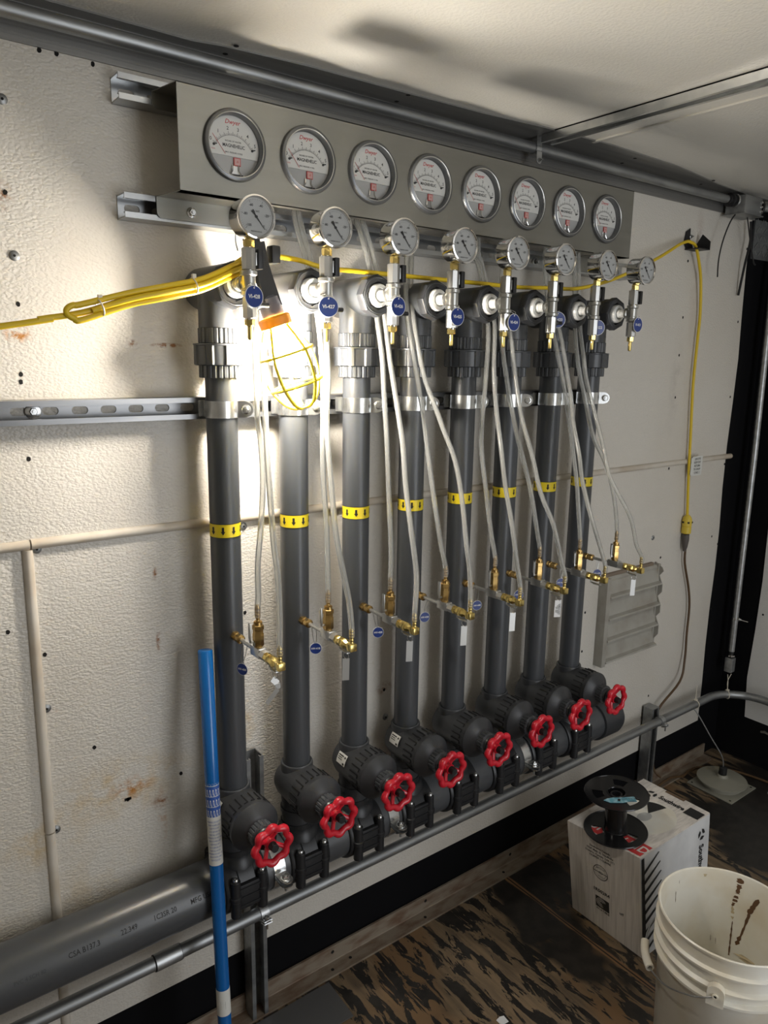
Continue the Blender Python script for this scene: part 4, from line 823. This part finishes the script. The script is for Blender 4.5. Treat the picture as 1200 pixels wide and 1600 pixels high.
# ------------------------------------------------------------------ conduits
t = thing('conduit', 'steel conduit running low in front of the wall and bending at the corner', 'conduit', (0, -.066, .311), 'steel conduits')
cx, cy, rb = 1.98, -.216, .15
P_ = [Vector((-1.6, 0, 0)), Vector((0, 0, 0)), Vector((1.0, 0, 0))] + [Vector((cx + rb*math.sin(a), (cy + rb*math.cos(a)) + .066, 0)) for a in [PI/2*q/10 for q in range(11)]] + [Vector((cx + rb, -1.9, 0))]
k = MB(); k.tube(P_, .0148, 'galv_dark', 20); k.build('pipe', t)
k = MB(); x0 = -.182; k.lathe((x0, 0, 0), X, [(.0150, -.004), (.0175, -.003), (.0175, .052), (.0150, .053), (.015, .054)], 'galv', 28); k.ring((x0 - .004, 0, 0), X, .0158, .0016, 'groove', 28, 5); k.ring((x0 + .054, 0, 0), X, .0158, .0012, 'galv_dark', 28, 5); k.build('coupling', t, label='conduit coupling sleeve')
for x, lab in ((.0685, 'zinc strap clamp fixing the low conduit to the upright below the first valve'), (1.6575, 'zinc strap clamp fixing the low conduit to the short right upright')):
    t = thing('conduit_clamp', lab, 'clamp', (x, -.066, .311), 'zinc clamps on the low conduit')
    k = MB(); k.lathe((-.010, 0, 0), X, [(.0152, 0), (.0172, 0), (.0172, .020), (.0152, .020), (.0152, 0)], 'galv', 32); k.build('strap', t)
    k = MB(); k.obox((0, -.020, -.008), (.010, 0, 0), (0, .009, -.003), (0, .0005, .0012), 'galv'); k.obox((0, -.020, -.014), (.010, 0, 0), (0, .009, -.003), (0, .0005, .0012), 'galv'); hexbolt(k, (0, -.022, -.007), Zv, 'zinc', .006, .009); k.cyl((0, -.022, -.03), (0, -.022, -.015), .0025, 'zinc', 8); k.build('bolt', t)
t = thing('conduit', 'steel conduit running along the top of the wall under the ceiling', 'conduit', (0, -.040, 2.086), 'steel conduits')
k = MB(); k.tube([(-1.8, .0, -.004), (0, 0, 0), (.9, 0, 0), (1.40, 0, 0), (1.815, 0, 0)], .0125, 'galv_dark', 20); k.build('pipe', t)
k = MB(); k.lathe((1.790, 0, 0), X, [(.0128, 0), (.0165, .001), (.0165, .014), (.021, .016), (.021, .024), (.015, .026)], 'black', 18); k.build('locknut', t, label='black conduit nut')
t = thing('conduit_clamp', 'small steel hanger holding the top conduit below the ceiling channel', 'clamp', (.880, -.040, 2.086))
k = MB(); k.lathe((-.009, 0, 0), X, [(.0127, 0), (.0145, 0), (.0145, .018), (.0127, .018), (.0127, 0)], 'galv', 28); k.box(-.009, .009, -.014, -.0125, 0, .026, 'galv'); k.build('strap', t)
k = MB(); k.prism([(-.009, -.010), (.009, -.010)] + arc(0, -.030, .009, 0, -PI, 8), (0, -.0150, 0), X, Zv, (0, .002, 0), 'galv'); hexbolt(k, (0, -.0150, -.030), -Y, 'galv_dark', .004, .005); k.build('ear', t)
t = thing('junction_box', 'grey steel junction box at the end of the top conduit', 'box', (1.885, -.045, 2.075))
k = MB(); k.box(-.055, .055, -.038, .030, -.030, .026, 'galv_dark', .006); k.lathe((-.060, 0, .01), X, [(.020, 0), (.022, .004), (.018, .010)], 'zinc', 20); k.box(-.060, .060, -.042, .034, -.033, -.029, 'galv_dark', .001); k.build('body', t)
k = MB(); k.lathe((.052, -.01, 0), (1, -.4, 0), [(.022, 0), (.024, .006), (.020, .014), (.026, .016), (.026, .024), (.014, .028)], 'black_gloss', 20)
for q in range(3): k.lathe((.050, -.036, .012 - q*.014), (.3, -1, 0), [(.004, 0), (.004, .004), (0, .006)], 'chrome', 10)
k.build('connector', t, label='black cable connector')
k = MB(); k.tube([(1.95, -.060, 2.078), (2.02, -.09, 2.078), (2.12, -.16, 2.078), (2.165, -.28, 2.078), (2.17, -.5, 2.078), (2.17, -1.4, 2.078)], .0125, 'galv_dark', 18, smooth=4)
tag(k.build('conduit'), 'short steel conduit leaving the junction box along the end wall', 'conduit', 'steel conduits')
t = thing('conduit', 'upright steel conduit standing free in the black corner', 'conduit', (2.135, -.055, .46), 'steel conduits')
k = MB(); k.tube([(0, 0, 0), (0, 0, .8), (0, .005, 1.30), (.01, .01, 1.50)], .0117, 'galv', 20); k.build('pipe', t)
k = MB(); k.cyl((0, 0, .0), (0, 0, -.012), .010, 'black', 16); k.lathe((0, 0, -.012), -Zv, [(.012, 0), (.0150, .002), (.0150, .008), (.012, .010)], 'chrome', 20); k.box(-.0145, .0145, -.0145, .0145, -.085, -.026, 'galv', .002); k.box(-.010, .010, -.0155, -.0140, -.078, -.034, 'galv_dark'); k.build('end_fitting', t, label='square metal end fitting')
t = thing('conduit_clamp', 'thin zinc clamp with long screw on the upright corner conduit', 'clamp', (2.135, -.055, .595))
k = MB(); k.lathe((0, 0, -.005), Zv, [(.0120, 0), (.0135, 0), (.0135, .010), (.0120, .010), (.012, 0)], 'zinc', 24); k.build('strap', t); k = MB(); k.cyl((.0, -.014, 0), (.012, -.045, -.004), .0022, 'zinc', 8); hexbolt(k, (.002, -.014, 0), (.2, -1, 0), 'zinc', .005, .007); k.build('screw', t)
for nme, pts, lab in (('black_cable', BLACK1, 'black cable end curving down the wall below the junction box'), ('black_cable', BLACK2, 'black cable hanging straight by the wall edge below the junction box')):
    k = MB(); k.tube(mm(pts), .0022, 'black', 8, smooth=5); tag(k.build(nme), lab, 'cable', 'black cables under the junction box')
k = MB(); k.tube([(1.975, -.030, 2.04), (1.985, -.03, 1.98), (1.975, -.025, 1.90), (1.985, -.008, 1.80)], .0042, 'black', 8, smooth=5); tag(k.build('black_cable'), 'thicker black cable along the edge of the white panel in the corner', 'cable')
for x, y, lab, tails in ((1.885, -.066, 'white zip tie on the low conduit left of its bend, tail pointing up', [(0, .0, .075)]), (2.065, -.092, 'white zip tie on the bend of the low conduit with two upright tails', [(-.012, 0, .085), (.028, .006, .075)])):
    t = thing('zip_tie', lab, 'zip tie', (x, y, .311), 'zip ties')
    d = (1, 0, 0) if x < 2 else (1, -.55, 0); k = MB(); u, v, w = basis(d); k.tube([u*.0165*math.cos(a) + v*.0165*math.sin(a) for a in [2*PI*q/24 for q in range(24)]], .0015, 'zip_white', 6, closed=True); k.box(-.004, .004, -.006, .003, .015, .021, 'zip_white'); k.build('loop', t)
    for tl in tails: k = MB(); k.tube([(0, 0, .018), (tl[0]*.2, tl[1], .05), tl], .0012, 'zip_white', 6, smooth=3); k.build('tail', t)

# ------------------------------------------------------------------ slatted vent
t = thing('wall_vent', 'square grey slatted metal vent on the wall behind the last taps', 'vent', (1.49, 0, .735))
k = MB(); k.box(-.160, -.140, -.034, 0, -.152, .150, 'vent_paint', .001); k.box(.140, .155, -.020, 0, -.150, .150, 'vent_paint', .001); k.box(-.150, .125, -.010, 0, .146, .157, 'vent_rust'); k.box(-.155, .150, -.004, 0, -.152, .150, 'vent_paint'); k.build('frame', t)
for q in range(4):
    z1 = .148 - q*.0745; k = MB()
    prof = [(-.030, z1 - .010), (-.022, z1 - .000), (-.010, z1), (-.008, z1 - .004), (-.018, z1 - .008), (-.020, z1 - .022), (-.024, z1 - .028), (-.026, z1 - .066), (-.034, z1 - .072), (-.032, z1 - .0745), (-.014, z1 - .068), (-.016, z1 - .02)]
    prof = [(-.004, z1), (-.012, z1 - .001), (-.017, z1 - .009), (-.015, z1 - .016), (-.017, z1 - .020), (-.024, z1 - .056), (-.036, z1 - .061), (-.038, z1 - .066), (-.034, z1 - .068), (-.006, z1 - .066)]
    k.prism(prof, (-.140, 0, 0), Y, Zv, (.285, 0, 0), 'vent_paint'); k.box(-.139, .144, -.0135, -.004, z1 - .0755, z1 - .0650, 'hole'); k.build('slat', t)  # dark strip in each recess paints the lip's shadow band and dirt line
k = MB(); k.prism([(-.002, .155), (-.030, .140)] + sum([[(-.036, .128 - q*.0745), (-.022, .110 - q*.0745), (-.036, .080 - q*.0745)] for q in range(3)], []) + [(-.036, -.10), (-.022, -.12), (-.024, -.150), (-.002, -.150)], (.147, 0, 0), Y, Zv, (.003, 0, 0), 'vent_paint'); k.build('side_flange', t)

# ------------------------------------------------------------------ blue pole
T0, T1 = Vector((-.094, -.214, .004)), Vector((-.052, -.075, .985)); pax = (T1 - T0).normalized(); LP = (T1 - T0).length
t = thing('blue_pole', 'bright blue metal pole leaning against the header pipe by the first valve', 'pole', T0)
k = MB(); k.lathe((0, 0, 0), pax, [(.0125, 0), (.0140, .002), (.0140, LP - .30), (.0146, LP - .26), (.0148, LP - .002), (.0135, LP)], 'pole_blue', 28); k.build('shaft', t)
u, v, w = basis(pax); face = (Vector((-.617, -1.412, 1.0)) - Vector((-.07, -.14, .6))).normalized(); face = (face - pax*face.dot(pax)).normalized(); side = pax.cross(face) * -1
if side.dot(X) < 0: side = -side
def PW(z0): return lambda a, b2: pax*((z0 - T0.z)/pax.z + b2) + (face*math.cos(a/.0142) + side*math.sin(a/.0142))*.01435
def band(mb, z0, z1, m, r=.01425): a = (z0 - T0.z)/pax.z; b2 = (z1 - T0.z)/pax.z; mb.lathe(pax*a, pax, [(r, 0), (r, b2 - a)], m, 28)
k = MB(); band(k, .545, .735, 'paper_white'); band(k, .645, .7335, 'label_blue', .0143)
for r_ in range(4):
    zz = .724 - r_*.0215; band(k, zz - .0145, zz - .0135, 'paper_white', .01435)
    for q in range(-3, 4):
        W_ = PW(zz - .004); k.add([W_(q*.0062, .0045), W_(q*.0062 + .0022, .0045), W_(q*.0062 + .0042, -.0065), W_(q*.0062 + .0008, -.0065)], [(0, 1, 2, 3)], 'paper_white')
        k.add([W_(q*.0062 + .0010, -.0085), W_(q*.0062 + .0030, -.0065), W_(q*.0062 + .0050, -.0085), W_(q*.0062 + .003, -.0095)], [(0, 1, 2, 3)], 'paper_white')
for r_ in range(13): k.text(['WARNING DO NOT USE', 'NEAR POWER LINES', 'KEEP POLE DRY', 'LOCK BEFORE USE', 'READ ALL NOTES'][r_ % 5], .0052, (0, 0, 0), X, Zv, 'label_blue', 0, wrap=PW(.636 - r_*.0066), sx=.55)
k.build('wrap_label', t, label='white and blue printed wrap')
k = MB(); band(k, .225, .279, 'paper_white', .01435); W_ = PW(.248); k.add([W_(-.006, -.008), W_(.004, -.008), W_(.004, .009), W_(-.006, .009)], [(0, 1, 2, 3)], 'black_ink')
W2 = lambda a, b2: PW(.248)(a, b2) + face*.0004
k.add([W2(-.001 + p*.75, .002 + q*.75) for p, q in ((0, .006), (.0018, .0025), (.005, .002), (.0025, -.001), (.003, -.004), (.0004, -.0028), (.0004, -.006), (-.0004, -.006), (-.0004, -.0028), (-.003, -.004), (-.0025, -.001), (-.005, .002), (-.0018, .0025))], [tuple(range(13))], 'paper_white'); k.build('small_label', t, label='white band with black leaf square')

# ------------------------------------------------------------------ floor things
k = MB(); k.prism([(0, 0), (0, .051), (-.0055, .051), (-.0055, .007), (-.007, .0055), (-.046, .0055), (-.046, 0)], (XL, -.001, 0), Y, Zv, (2.105 - XL, 0, 0), 'angle_paint')
for x, y in ((.285, -.030), (.345, -.024), (.60, -.03), (.92, -.028), (1.3, -.03)): k.prism(disc(.0045, 10), (x, y, .0056), X, Y, (0, 0, .0003), 'hole')
for x in (.30, .62, .97): k.prism(disc(.005, 10), (x, -.0066, .034), X, Zv, (0, -.0004, 0), 'hole')
tag(k.build('angle_iron', flat=True), 'rusty steel angle running along the foot of the wall', 'angle iron')

BX0, BX1, BY0, BY1, BH = .962, 1.286, -.480, -.250, .307
t = thing('cardboard_box', 'white printed cable box on the floor beside the bucket, black reel on it', 'box', (BX0, BY1, 0))
lx, ly = BX1 - BX0, BY0 - BY1
def gridface(mb, o, u, v, m, n=10):
    o, u, v = map(Vector, (o, u, v)); mb.add([o + u*a/n + v*b2/n for a in range(n+1) for b2 in range(n+1)], [(a*(n+1)+b2, (a+1)*(n+1)+b2, (a+1)*(n+1)+b2+1, a*(n+1)+b2+1) for a in range(n) for b2 in range(n)], m)
k = MB(); h_ = BH - .001
for o_, u_, v_ in (((0, ly, 0), (lx, 0, 0), (0, 0, h_)), ((0, 0, 0), (0, ly, 0), (0, 0, h_)), ((lx, ly, 0), (0, -ly, 0), (0, 0, h_)), ((lx, 0, 0), (-lx, 0, 0), (0, 0, h_)), ((0, ly, h_), (lx, 0, 0), (0, -ly, 0)), ((0, 0, 0), (lx, 0, 0), (0, ly, 0))): gridface(k, o_, u_, v_, 'carton')
def skew(mb):
    for p in mb.v:
        h_ = p.z/BH; g = p.y/ly; p.x += max(0, 1 - p.x/lx)*(.017*(1-h_) + h_*(-.037 + .025*g)) ; p.y *= (1.02*(1-h_) + .94*h_)
    return mb
skew(k).build('carton', t)
k = MB(); gridface(k, (0, ly, BH), (lx, 0, 0), (0, -ly, 0), 'carton'); k.box(lx - .055, lx + .0005, -.150, -.085, BH - .002, BH + .0004, 'carton_edge') if False else None
k.box(lx - .010, lx + .0012, -.150, -.085, BH - .004, BH + .0006, 'carton_edge')
zt = BH + .0008
# top print: pictured reel, red corner blocks, black bar, maker's name
Zp = lambda x, y: (x, y, zt)
k.flat([(.168 + .088*math.cos(2*PI*q/36), -.128 + .080*math.sin(2*PI*q/36)) for q in range(36)], (0, 0, zt), X, Y, 'bucket')
k.flat([(.186 , -.122)] + [(.168 + .080*math.cos(a), -.128 + .074*math.sin(a)) for a in [-.15 + q*.10 for q in range(9)]], (0, 0, zt + .0002), X, Y, 'black_ink')
k.flat([(.165 + .024*math.cos(2*PI*q/20), -.125 + .018*math.sin(2*PI*q/20)) for q in range(20)], (0, 0, zt + .0003), X, Y, 'gauge_grey')
k.flat([(.006, -.052), (.060, -.052), (.060, -.226), (.006, -.226)], (0, 0, zt + .0002), X, Y, 'red_print'); k.text('UND / ND', .040, (.033, -.14, zt + .0005), -Y, X, 'paper_white', .02)
k.flat([(.264, -.181), (.303, -.181), (.303, -.228), (.264, -.228)], (0, 0, zt + .0002), X, Y, 'black_ink')
k.text('Southwire', .0245, (lx - .045, -.134, zt + .0005), -Y, X, 'black_ink', .035, sx=.82)
for a0 in (0, 2.1, 4.2): k.add([Vector((lx - .050 + r*math.cos(a), -.068 + r*math.sin(a), zt + .0005)) for r, a in ((.007, a0), (.016, a0), (.016, a0 + .8), (.016, a0 + 1.5), (.007, a0 + 1.2))], [(0, 1, 2, 3, 4)], 'black_ink')
skew(k).build('printed_top', t, flat=True)
k = MB(); e_ = ly - .0012   # right-hand face: slanted stripes and the name running down
gridface(k, (0, ly - .0006, .003), (lx, 0, 0), (0, 0, BH - .006), 'carton_side'); e_ -= .0003
k.flat([(.0, .003), (.016, .003), (.016, BH - .006), (.004, BH - .006)], (0, e_, 0), X, Zv, 'black_ink')
for q in range(9):
    z = BH - .052 - q*.030; ln = [.078, .084, .088, .090, .09, .09, .09, .085, .08][q]
    k.flat([(.014, z - .006), (.014, z + .006), (ln, z + .038), (ln + .004, z + .036), (ln*.6, z + .014)], (0, e_, 0), X, Zv, 'black_ink')
k.text('Southwire', .032, (lx - .040, e_, BH - .135), -Zv, X, 'black_ink', .035, sx=.8)
for a0 in (0, 2.1, 4.2): k.add([Vector((lx - .040 + r*math.cos(a), e_, BH - .050 + r*math.sin(a))) for r, a in ((.007, a0), (.017, a0), (.017, a0 + .8), (.017, a0 + 1.5), (.007, a0 + 1.2))], [(0, 1, 2, 3, 4)], 'black_ink')
skew(k).build('striped_side', t, flat=True)
k = MB(); lf = -.0010   # left face
gridface(k, (lf*.5, 0, .003), (0, ly, 0), (0, 0, BH - .006), 'carton')
T_ = lambda s_, sz, y, z, b2=.01, m='print_grey', sx=1: k.text(s_, sz, (lf, y, z), -Y, Zv, m, b2, sx=sx)
for q, s_ in enumerate(('Southwire Canada', '5769 Main St. Stouffville', 'Ontario, Canada  L4A 2T1', 'COPPER / CUIVRE')): T_(s_, .0088, -.105, BH - .040 - q*.0105, .02)
k.add([Vector((lf, -.105 - rr*math.cos(a), .192 + rr*math.sin(a))) for rr in (.0215, .0235) for a in [2*PI*q/32 for q in range(32)]], [(q, (q+1) % 32, 32 + (q+1) % 32, 32 + q) for q in range(32)], 'print_grey')
k.add([Vector((lf, -.105 - rr*math.cos(a), .192 + rr*math.sin(a))) for rr in (.0165, .0172) for a in [2*PI*q/32 for q in range(32)]], [(q, (q+1) % 32, 32 + (q+1) % 32, 32 + q) for q in range(32)], 'print_grey')
T_('BUILT TO LAST', .0042, -.105, .204, .02); T_('~~m~~', .014, -.105, .192, .03); T_('QUALITY', .0042, -.105, .180, .02)
T_('1R502R4', .0145, -.105, .128, .03); k.flat([(-.022, -.018), (.022, -.018), (.022, .018), (-.022, .018)], (lf, -.107, .090), -Y, Zv, 'print_grey')
for rr in (.004, .0075, .011, .0145): k.add([Vector((lf*2, -.104 - r2*math.cos(a), .092 + r2*math.sin(a)*.9)) for r2 in (rr, rr + .0014) for a in [.4 + 5*q/20 for q in range(20)]], [(q, q+1, 21 + q, 20 + q) for q in range(19)], 'carton')
T_('RC-6 CIBLE', .0085, -.108, .066, .03); T_('u/f', .012, -.168, .098, .02)
skew(k).build('printed_front', t, flat=True)

# black reel on the box
t = thing('cable_reel', 'empty black plastic cable reel standing on the white box, blue sticker on top', 'reel', (.996, -.357, BH + .001))
t.rotation_euler = Quaternion((-.6, -.8, 0), math.radians(3)).to_euler(); t.location.z += .003
def flange(z, m='black_gloss'):
    k = MB(); R0, t_ = .083, .0022
    N = 48; V_ = []; F_ = []
    holes = [(math.radians(a), w_) for a, w_ in ((30, 34), (150, 34), (270, 34))]
    def radii(q): return 2*PI*q/N
    rings = [.024, .036, .064, R0]
    for zz in (z, z + t_):
        for r in rings: V_ += [(r*math.cos(radii(q)), r*math.sin(radii(q)), zz) for q in range(N)]
    n = len(rings)
    def open_(q): d = math.degrees(radii(q + .5)); return any(abs(((d - c + 180) % 360) - 180) < 19 for c in (25, 145, 265))
    for q in range(N):
        q1 = (q+1) % N
        for r in range(n-1):
            if r == 1 and open_(q): continue
            a, b2, c, d = r*N+q, r*N+q1, (r+1)*N+q1, (r+1)*N+q; F_ += [(a, b2, c, d)[::-1], tuple(i_ + n*N for i_ in (a, b2, c, d))]
        for r in (0, n-1): F_.append((r*N+q, r*N+q1, n*N + r*N+q1, n*N + r*N+q))
        if open_(q):
            for r in (1, 2): F_.append((r*N+q, r*N+q1, n*N + r*N+q1, n*N + r*N+q))
    k.add(V_, F_, m); k.ring((0, 0, z + t_/2), Zv, R0, .0022, m, 48, 6); k.ring((0, 0, z + t_), Zv, .024, .002, m, 28, 6)
    k.prism(disc(.0045, 12), (.068, -.035, z - .0003), X, Y, (0, 0, .003), 'paper_white') if False else None
    return k
flange(.0).build('bottom_flange', t, angle=40); flange(.110).build('top_flange', t, angle=40)
k = MB(); k.lathe((0, 0, .002), Zv, [(.031, 0), (.029, .004), (.029, .104), (.031, .108), (.022, .108), (.022, .0), (.031, 0)], 'black_gloss', 36); k.lathe((0, 0, .060), Zv, [(.016, 0), (.016, .048), (.012, .048), (.012, 0), (.016, 0)], 'black', 24); k.build('drum', t)
k = MB(); u = Vector((.82, -.57, 0)); v = Vector((.57, .82, 0)); pl = [(-.052, .003), (-.040, .010), (-.022, .013), (-.005, .010), (.030, .012), (.034, .010), (.033, -.012), (.010, -.010), (-.006, -.013), (-.038, -.009)]
k.prism(pl, Vector((-.018, -.034, .1135)), u, v, (0, 0, .0006), 'light_blue_tape'); k.prism([(-.012, .006), (-.006, .003), (-.010, -.006), (-.016, -.004)], Vector((-.018, -.034, .1143)), u, v, (0, 0, .0003), 'black_ink')
k.text('CUT TO 50 m', .008, Vector((.0, -.044, .1145)), u, v, 'ink_blue_grey', .01); k.text('USED', .008, Vector((-.006, -.054, .1145)), u, v, 'ink_blue_grey', .01); k.build('sticker', t, label='torn light blue sticker', flat=True)

# white bucket
bc = Vector((.877, -.742, 0)); t = thing('bucket', 'dirty white plastic bucket with wire handle in the front corner', 'bucket', bc)
zt = .370; k = MB()
prof = [(0, .004), (.126, .004), (.130, .0), (.133, .004), (.1425, .255), (.1440, .257), (.1530, .258), (.1535, .264), (.1445, .268), (.1445, .285), (.1530, .287), (.1535, .292), (.1455, .297), (.1460, .322), (.1535, .325), (.1540, .330), (.1475, .334), (.1490, .362), (.1520, .364), (.1525, .369), (.1500, .371), (.1465, .369), (.1455, .360), (.1300, .012), (0, .010)]
prof = [(r, z) for r, z in prof]; k.lathe((0, 0, 0), Zv, prof[1:-1], 'bucket', 72); k.lathe((0, 0, .010), Zv, [(.130, 0), (.0, .001)], 'bucket', 40)
inner = lambda a, z, e=.0006: Vector(((.1300 + (z - .012)/.348*.0155 - e)*math.cos(a), (.1300 + (z - .012)/.348*.0155 - e)*math.sin(a), z))
outer = lambda a, z, e=.0006: Vector(((.133 + (z)/.255*.0095 + e)*math.cos(a), (.133 + z/.255*.0095 + e)*math.sin(a), z))
rn = random.Random(5)
def streak(a0, z0, a1, z1, wid, m, n=14, gap=.0):
    V_ = []; F_ = []
    for q in range(n + 1):
        f_ = q/n; a = a0 + (a1-a0)*f_; z = z0 + (z1-z0)*f_; h_ = wid*(.35 + .65*rn.random())*(1 if 0 < q < n else .2); V_ += [inner(a - h_, z), inner(a + h_*rn.uniform(.6, 1.1), z)]
        if q and rn.random() > gap: F_.append((2*q-2, 2*q-1, 2*q+1, 2*q))
    k.add(V_, F_, m)
k.build('shell', t)
def mud(*a, lab='dried brown mud streak'):
    global k
    k = MB(); streak(*[math.radians(v) if q in (0, 2) else v for q, v in enumerate(a[:4])], *a[4:]); k.build('mud_streak', t, label=lab, flat=True)
mud(19.5, .362, 20.5, .322, .062, 'mud', 12, .08); mud(20.5, .324, 23.5, .285, .050, 'mud', 12, .15); mud(23.5, .285, 22, .250, .034, 'mud_pale', 9, .3); mud(21.8, .246, 21.3, .148, .018, 'mud', 18, .03)
mud(2, .330, 9, .280, .050, 'mud', 9, .0); mud(8, .285, 14, .200, .034, 'mud', 14, .0); mud(13.5, .215, 16, .188, .048, 'mud', 8, .0)
mud(82, .322, 81.5, .292, .007, 'mud', 6); mud(40, .195, 39.5, .178, .006, 'mud', 4); mud(35, .190, 34.5, .172, .006, 'mud', 4); mud(78, .348, 78, .338, .005, 'mud', 4)
mud(50, .362, 51, .345, .034, 'mud_pale', 5, .3, lab='pale tan streak'); mud(8, .17, 2, .155, .2, 'mud_pale', 5, .5, lab='pale tan smear')
ua = lambda deg: Vector((math.cos(math.radians(deg)), math.sin(math.radians(deg)), 0))
for deg in (201, 21):
    u = ua(deg); v = Vector((-u.y, u.x, 0)); k = MB(); c = u*.152 + Vector((0, 0, .283))
    k.prism([(-.017, -.024), (.017, -.024), (.017, .006)] + arc(0, .006, .017, 0, PI, 12)[1:-1] + [(-.017, .006)], c - u*.006, v, Zv, u*.015, 'bucket'); k.lathe(c + u*.0092, u, [(.006, 0), (.006, .003), (.0035, .0032), (.0035, 0)], 'bucket', 16); k.lathe(c + u*.0092, u, [(.0034, 0), (.0034, .0006)], 'hole', 12); k.build('handle_ear', t)
hp = [(201, .155, .281), (197, .162, .276), (188, .164, .262), (176, .163, .246), (163, .163, .230), (150, .164, .222), (138, .167, .220), (125, .170, .228), (105, .168, .245), (80, .166, .260), (55, .165, .272), (35, .164, .280), (21, .155, .281)]
hp = [ua(a)*r + Vector((0, 0, z)) for a, r, z in hp]
k = MB(); k.tube(hp, .0017, 'galv_dark', 8, smooth=3); k.build('wire_handle', t, label='thin wire handle')
k = MB(); k.tube([ua(142)*.1662 + Vector((0, 0, .220)), ua(134)*.168 + Vector((0, 0, .222)), ua(126)*.1698 + Vector((0, 0, .2275)), ua(119)*.1698 + Vector((0, 0, .233))], .0095, 'bucket', 16, smooth=4, inner=.0055); k.build('grip', t, label='white plastic hand grip')

# round grey base on square plate with a wire
t = thing('round_base', 'grey round disc on a square plate with black fitting, on the floor in the corner', 'base', (1.948, -.168, 0))
k = MB(); k.box(-.088, .088, -.088, .088, 0, .004, 'dish_plastic', .001)
for sx in (-1, 1):
    for sy in (-1, 1): k.prism(disc(.004, 10), (sx*.075, sy*.075, .0041), X, Y, (0, 0, .0003), 'hole')
k.build('square_plate', t); k = MB(); k.lathe((0, 0, .004), Zv, [(.070, 0), (.070, .016), (.088, .020), (.0885, .026), (.060, .031), (.030, .034), (.020, .036), (.016, .044), (.012, .046)], 'dish_plastic', 44); k.build('disc', t)
k = MB(); k.lathe((0, 0, .046), Zv, [(.0145, 0), (.0145, .030), (.012, .032), (.004, .034)], 'black', 20); k.build('fitting', t, label='black fitting')
k = MB(); k.tube([(0, 0, .074), (-.004, .008, .12), (-.030, .045, .19), (-.060, .085, .270), (-.075, .100, .296)], .0022, 'galv', 8, smooth=5); k.build('wire', t, label='thin grey wire')
k = MB(); k.tube([(1.66, -.055, .024), (1.74, -.052, .03), (1.80, -.05, .028), (1.87, -.055, .012), (1.93, -.045, .008), (1.99, -.055, .008), (2.06, -.12, .008), (2.10, -.24, .008), (2.12, -.5, .008), (2.12, -1.0, .008)], .0045, 'cord_brown', 10, smooth=5)
tag(k.build('floor_cord'), 'brown cord lying on the floor behind the round grey disc', 'cord')
k = MB(); k.prism([(0, 0), (-.30, 0), (-.33, -.11), (-.005, -.118)], (.256, -.056, .002), X, Y, (0, 0, .003), 'plate_dark')
tag(k.build('metal_plate'), 'dark flat metal plate on the floor at the foot of the angle iron', 'plate')
k = MB(); k.prism([(-.012, -.010), (.010, -.012), (.012, .006), (.002, .010), (-.012, .008)], (.536, -.395, .001), X, Y, (0, 0, .0012), 'white_print')
tag(k.build('paper_scrap', flat=True), 'small white scrap on the floor at the bottom edge', 'scrap')
rn = random.Random(8)
for j, (x, y) in enumerate(((2.05, -.30), (2.12, -.36), (2.0, -.38), (1.75, -.62))):
    k = MB(); k.prism([(.010*math.cos(a)*rn.uniform(.6, 1.2), .007*math.sin(a)*rn.uniform(.6, 1.2)) for a in [2*PI*q/7 for q in range(7)]], (x, y, .001), X, Y, (0, 0, .003), 'gauge_grey')
    tag(k.build('debris_chip', flat=True), ['pale chip of debris nearest the black end wall base', 'pale chip of debris at the right frame edge in the dark corner', 'pale chip of debris behind the round grey disc', 'pale chip of debris on the floor beside the white box'][j], 'debris', 'chips of debris on the floor')
k = MB(); k.prism([(0, 0), (.018, .004), (.030, .002), (.032, .010), (.016, .014), (.0, .008)], (2.185, -.18, .15), Y*-1, Zv, (.006, 0, 0), 'zinc')
tag(k.build('metal_clip', flat=True), 'tiny shiny metal clip low on the black end wall', 'clip')
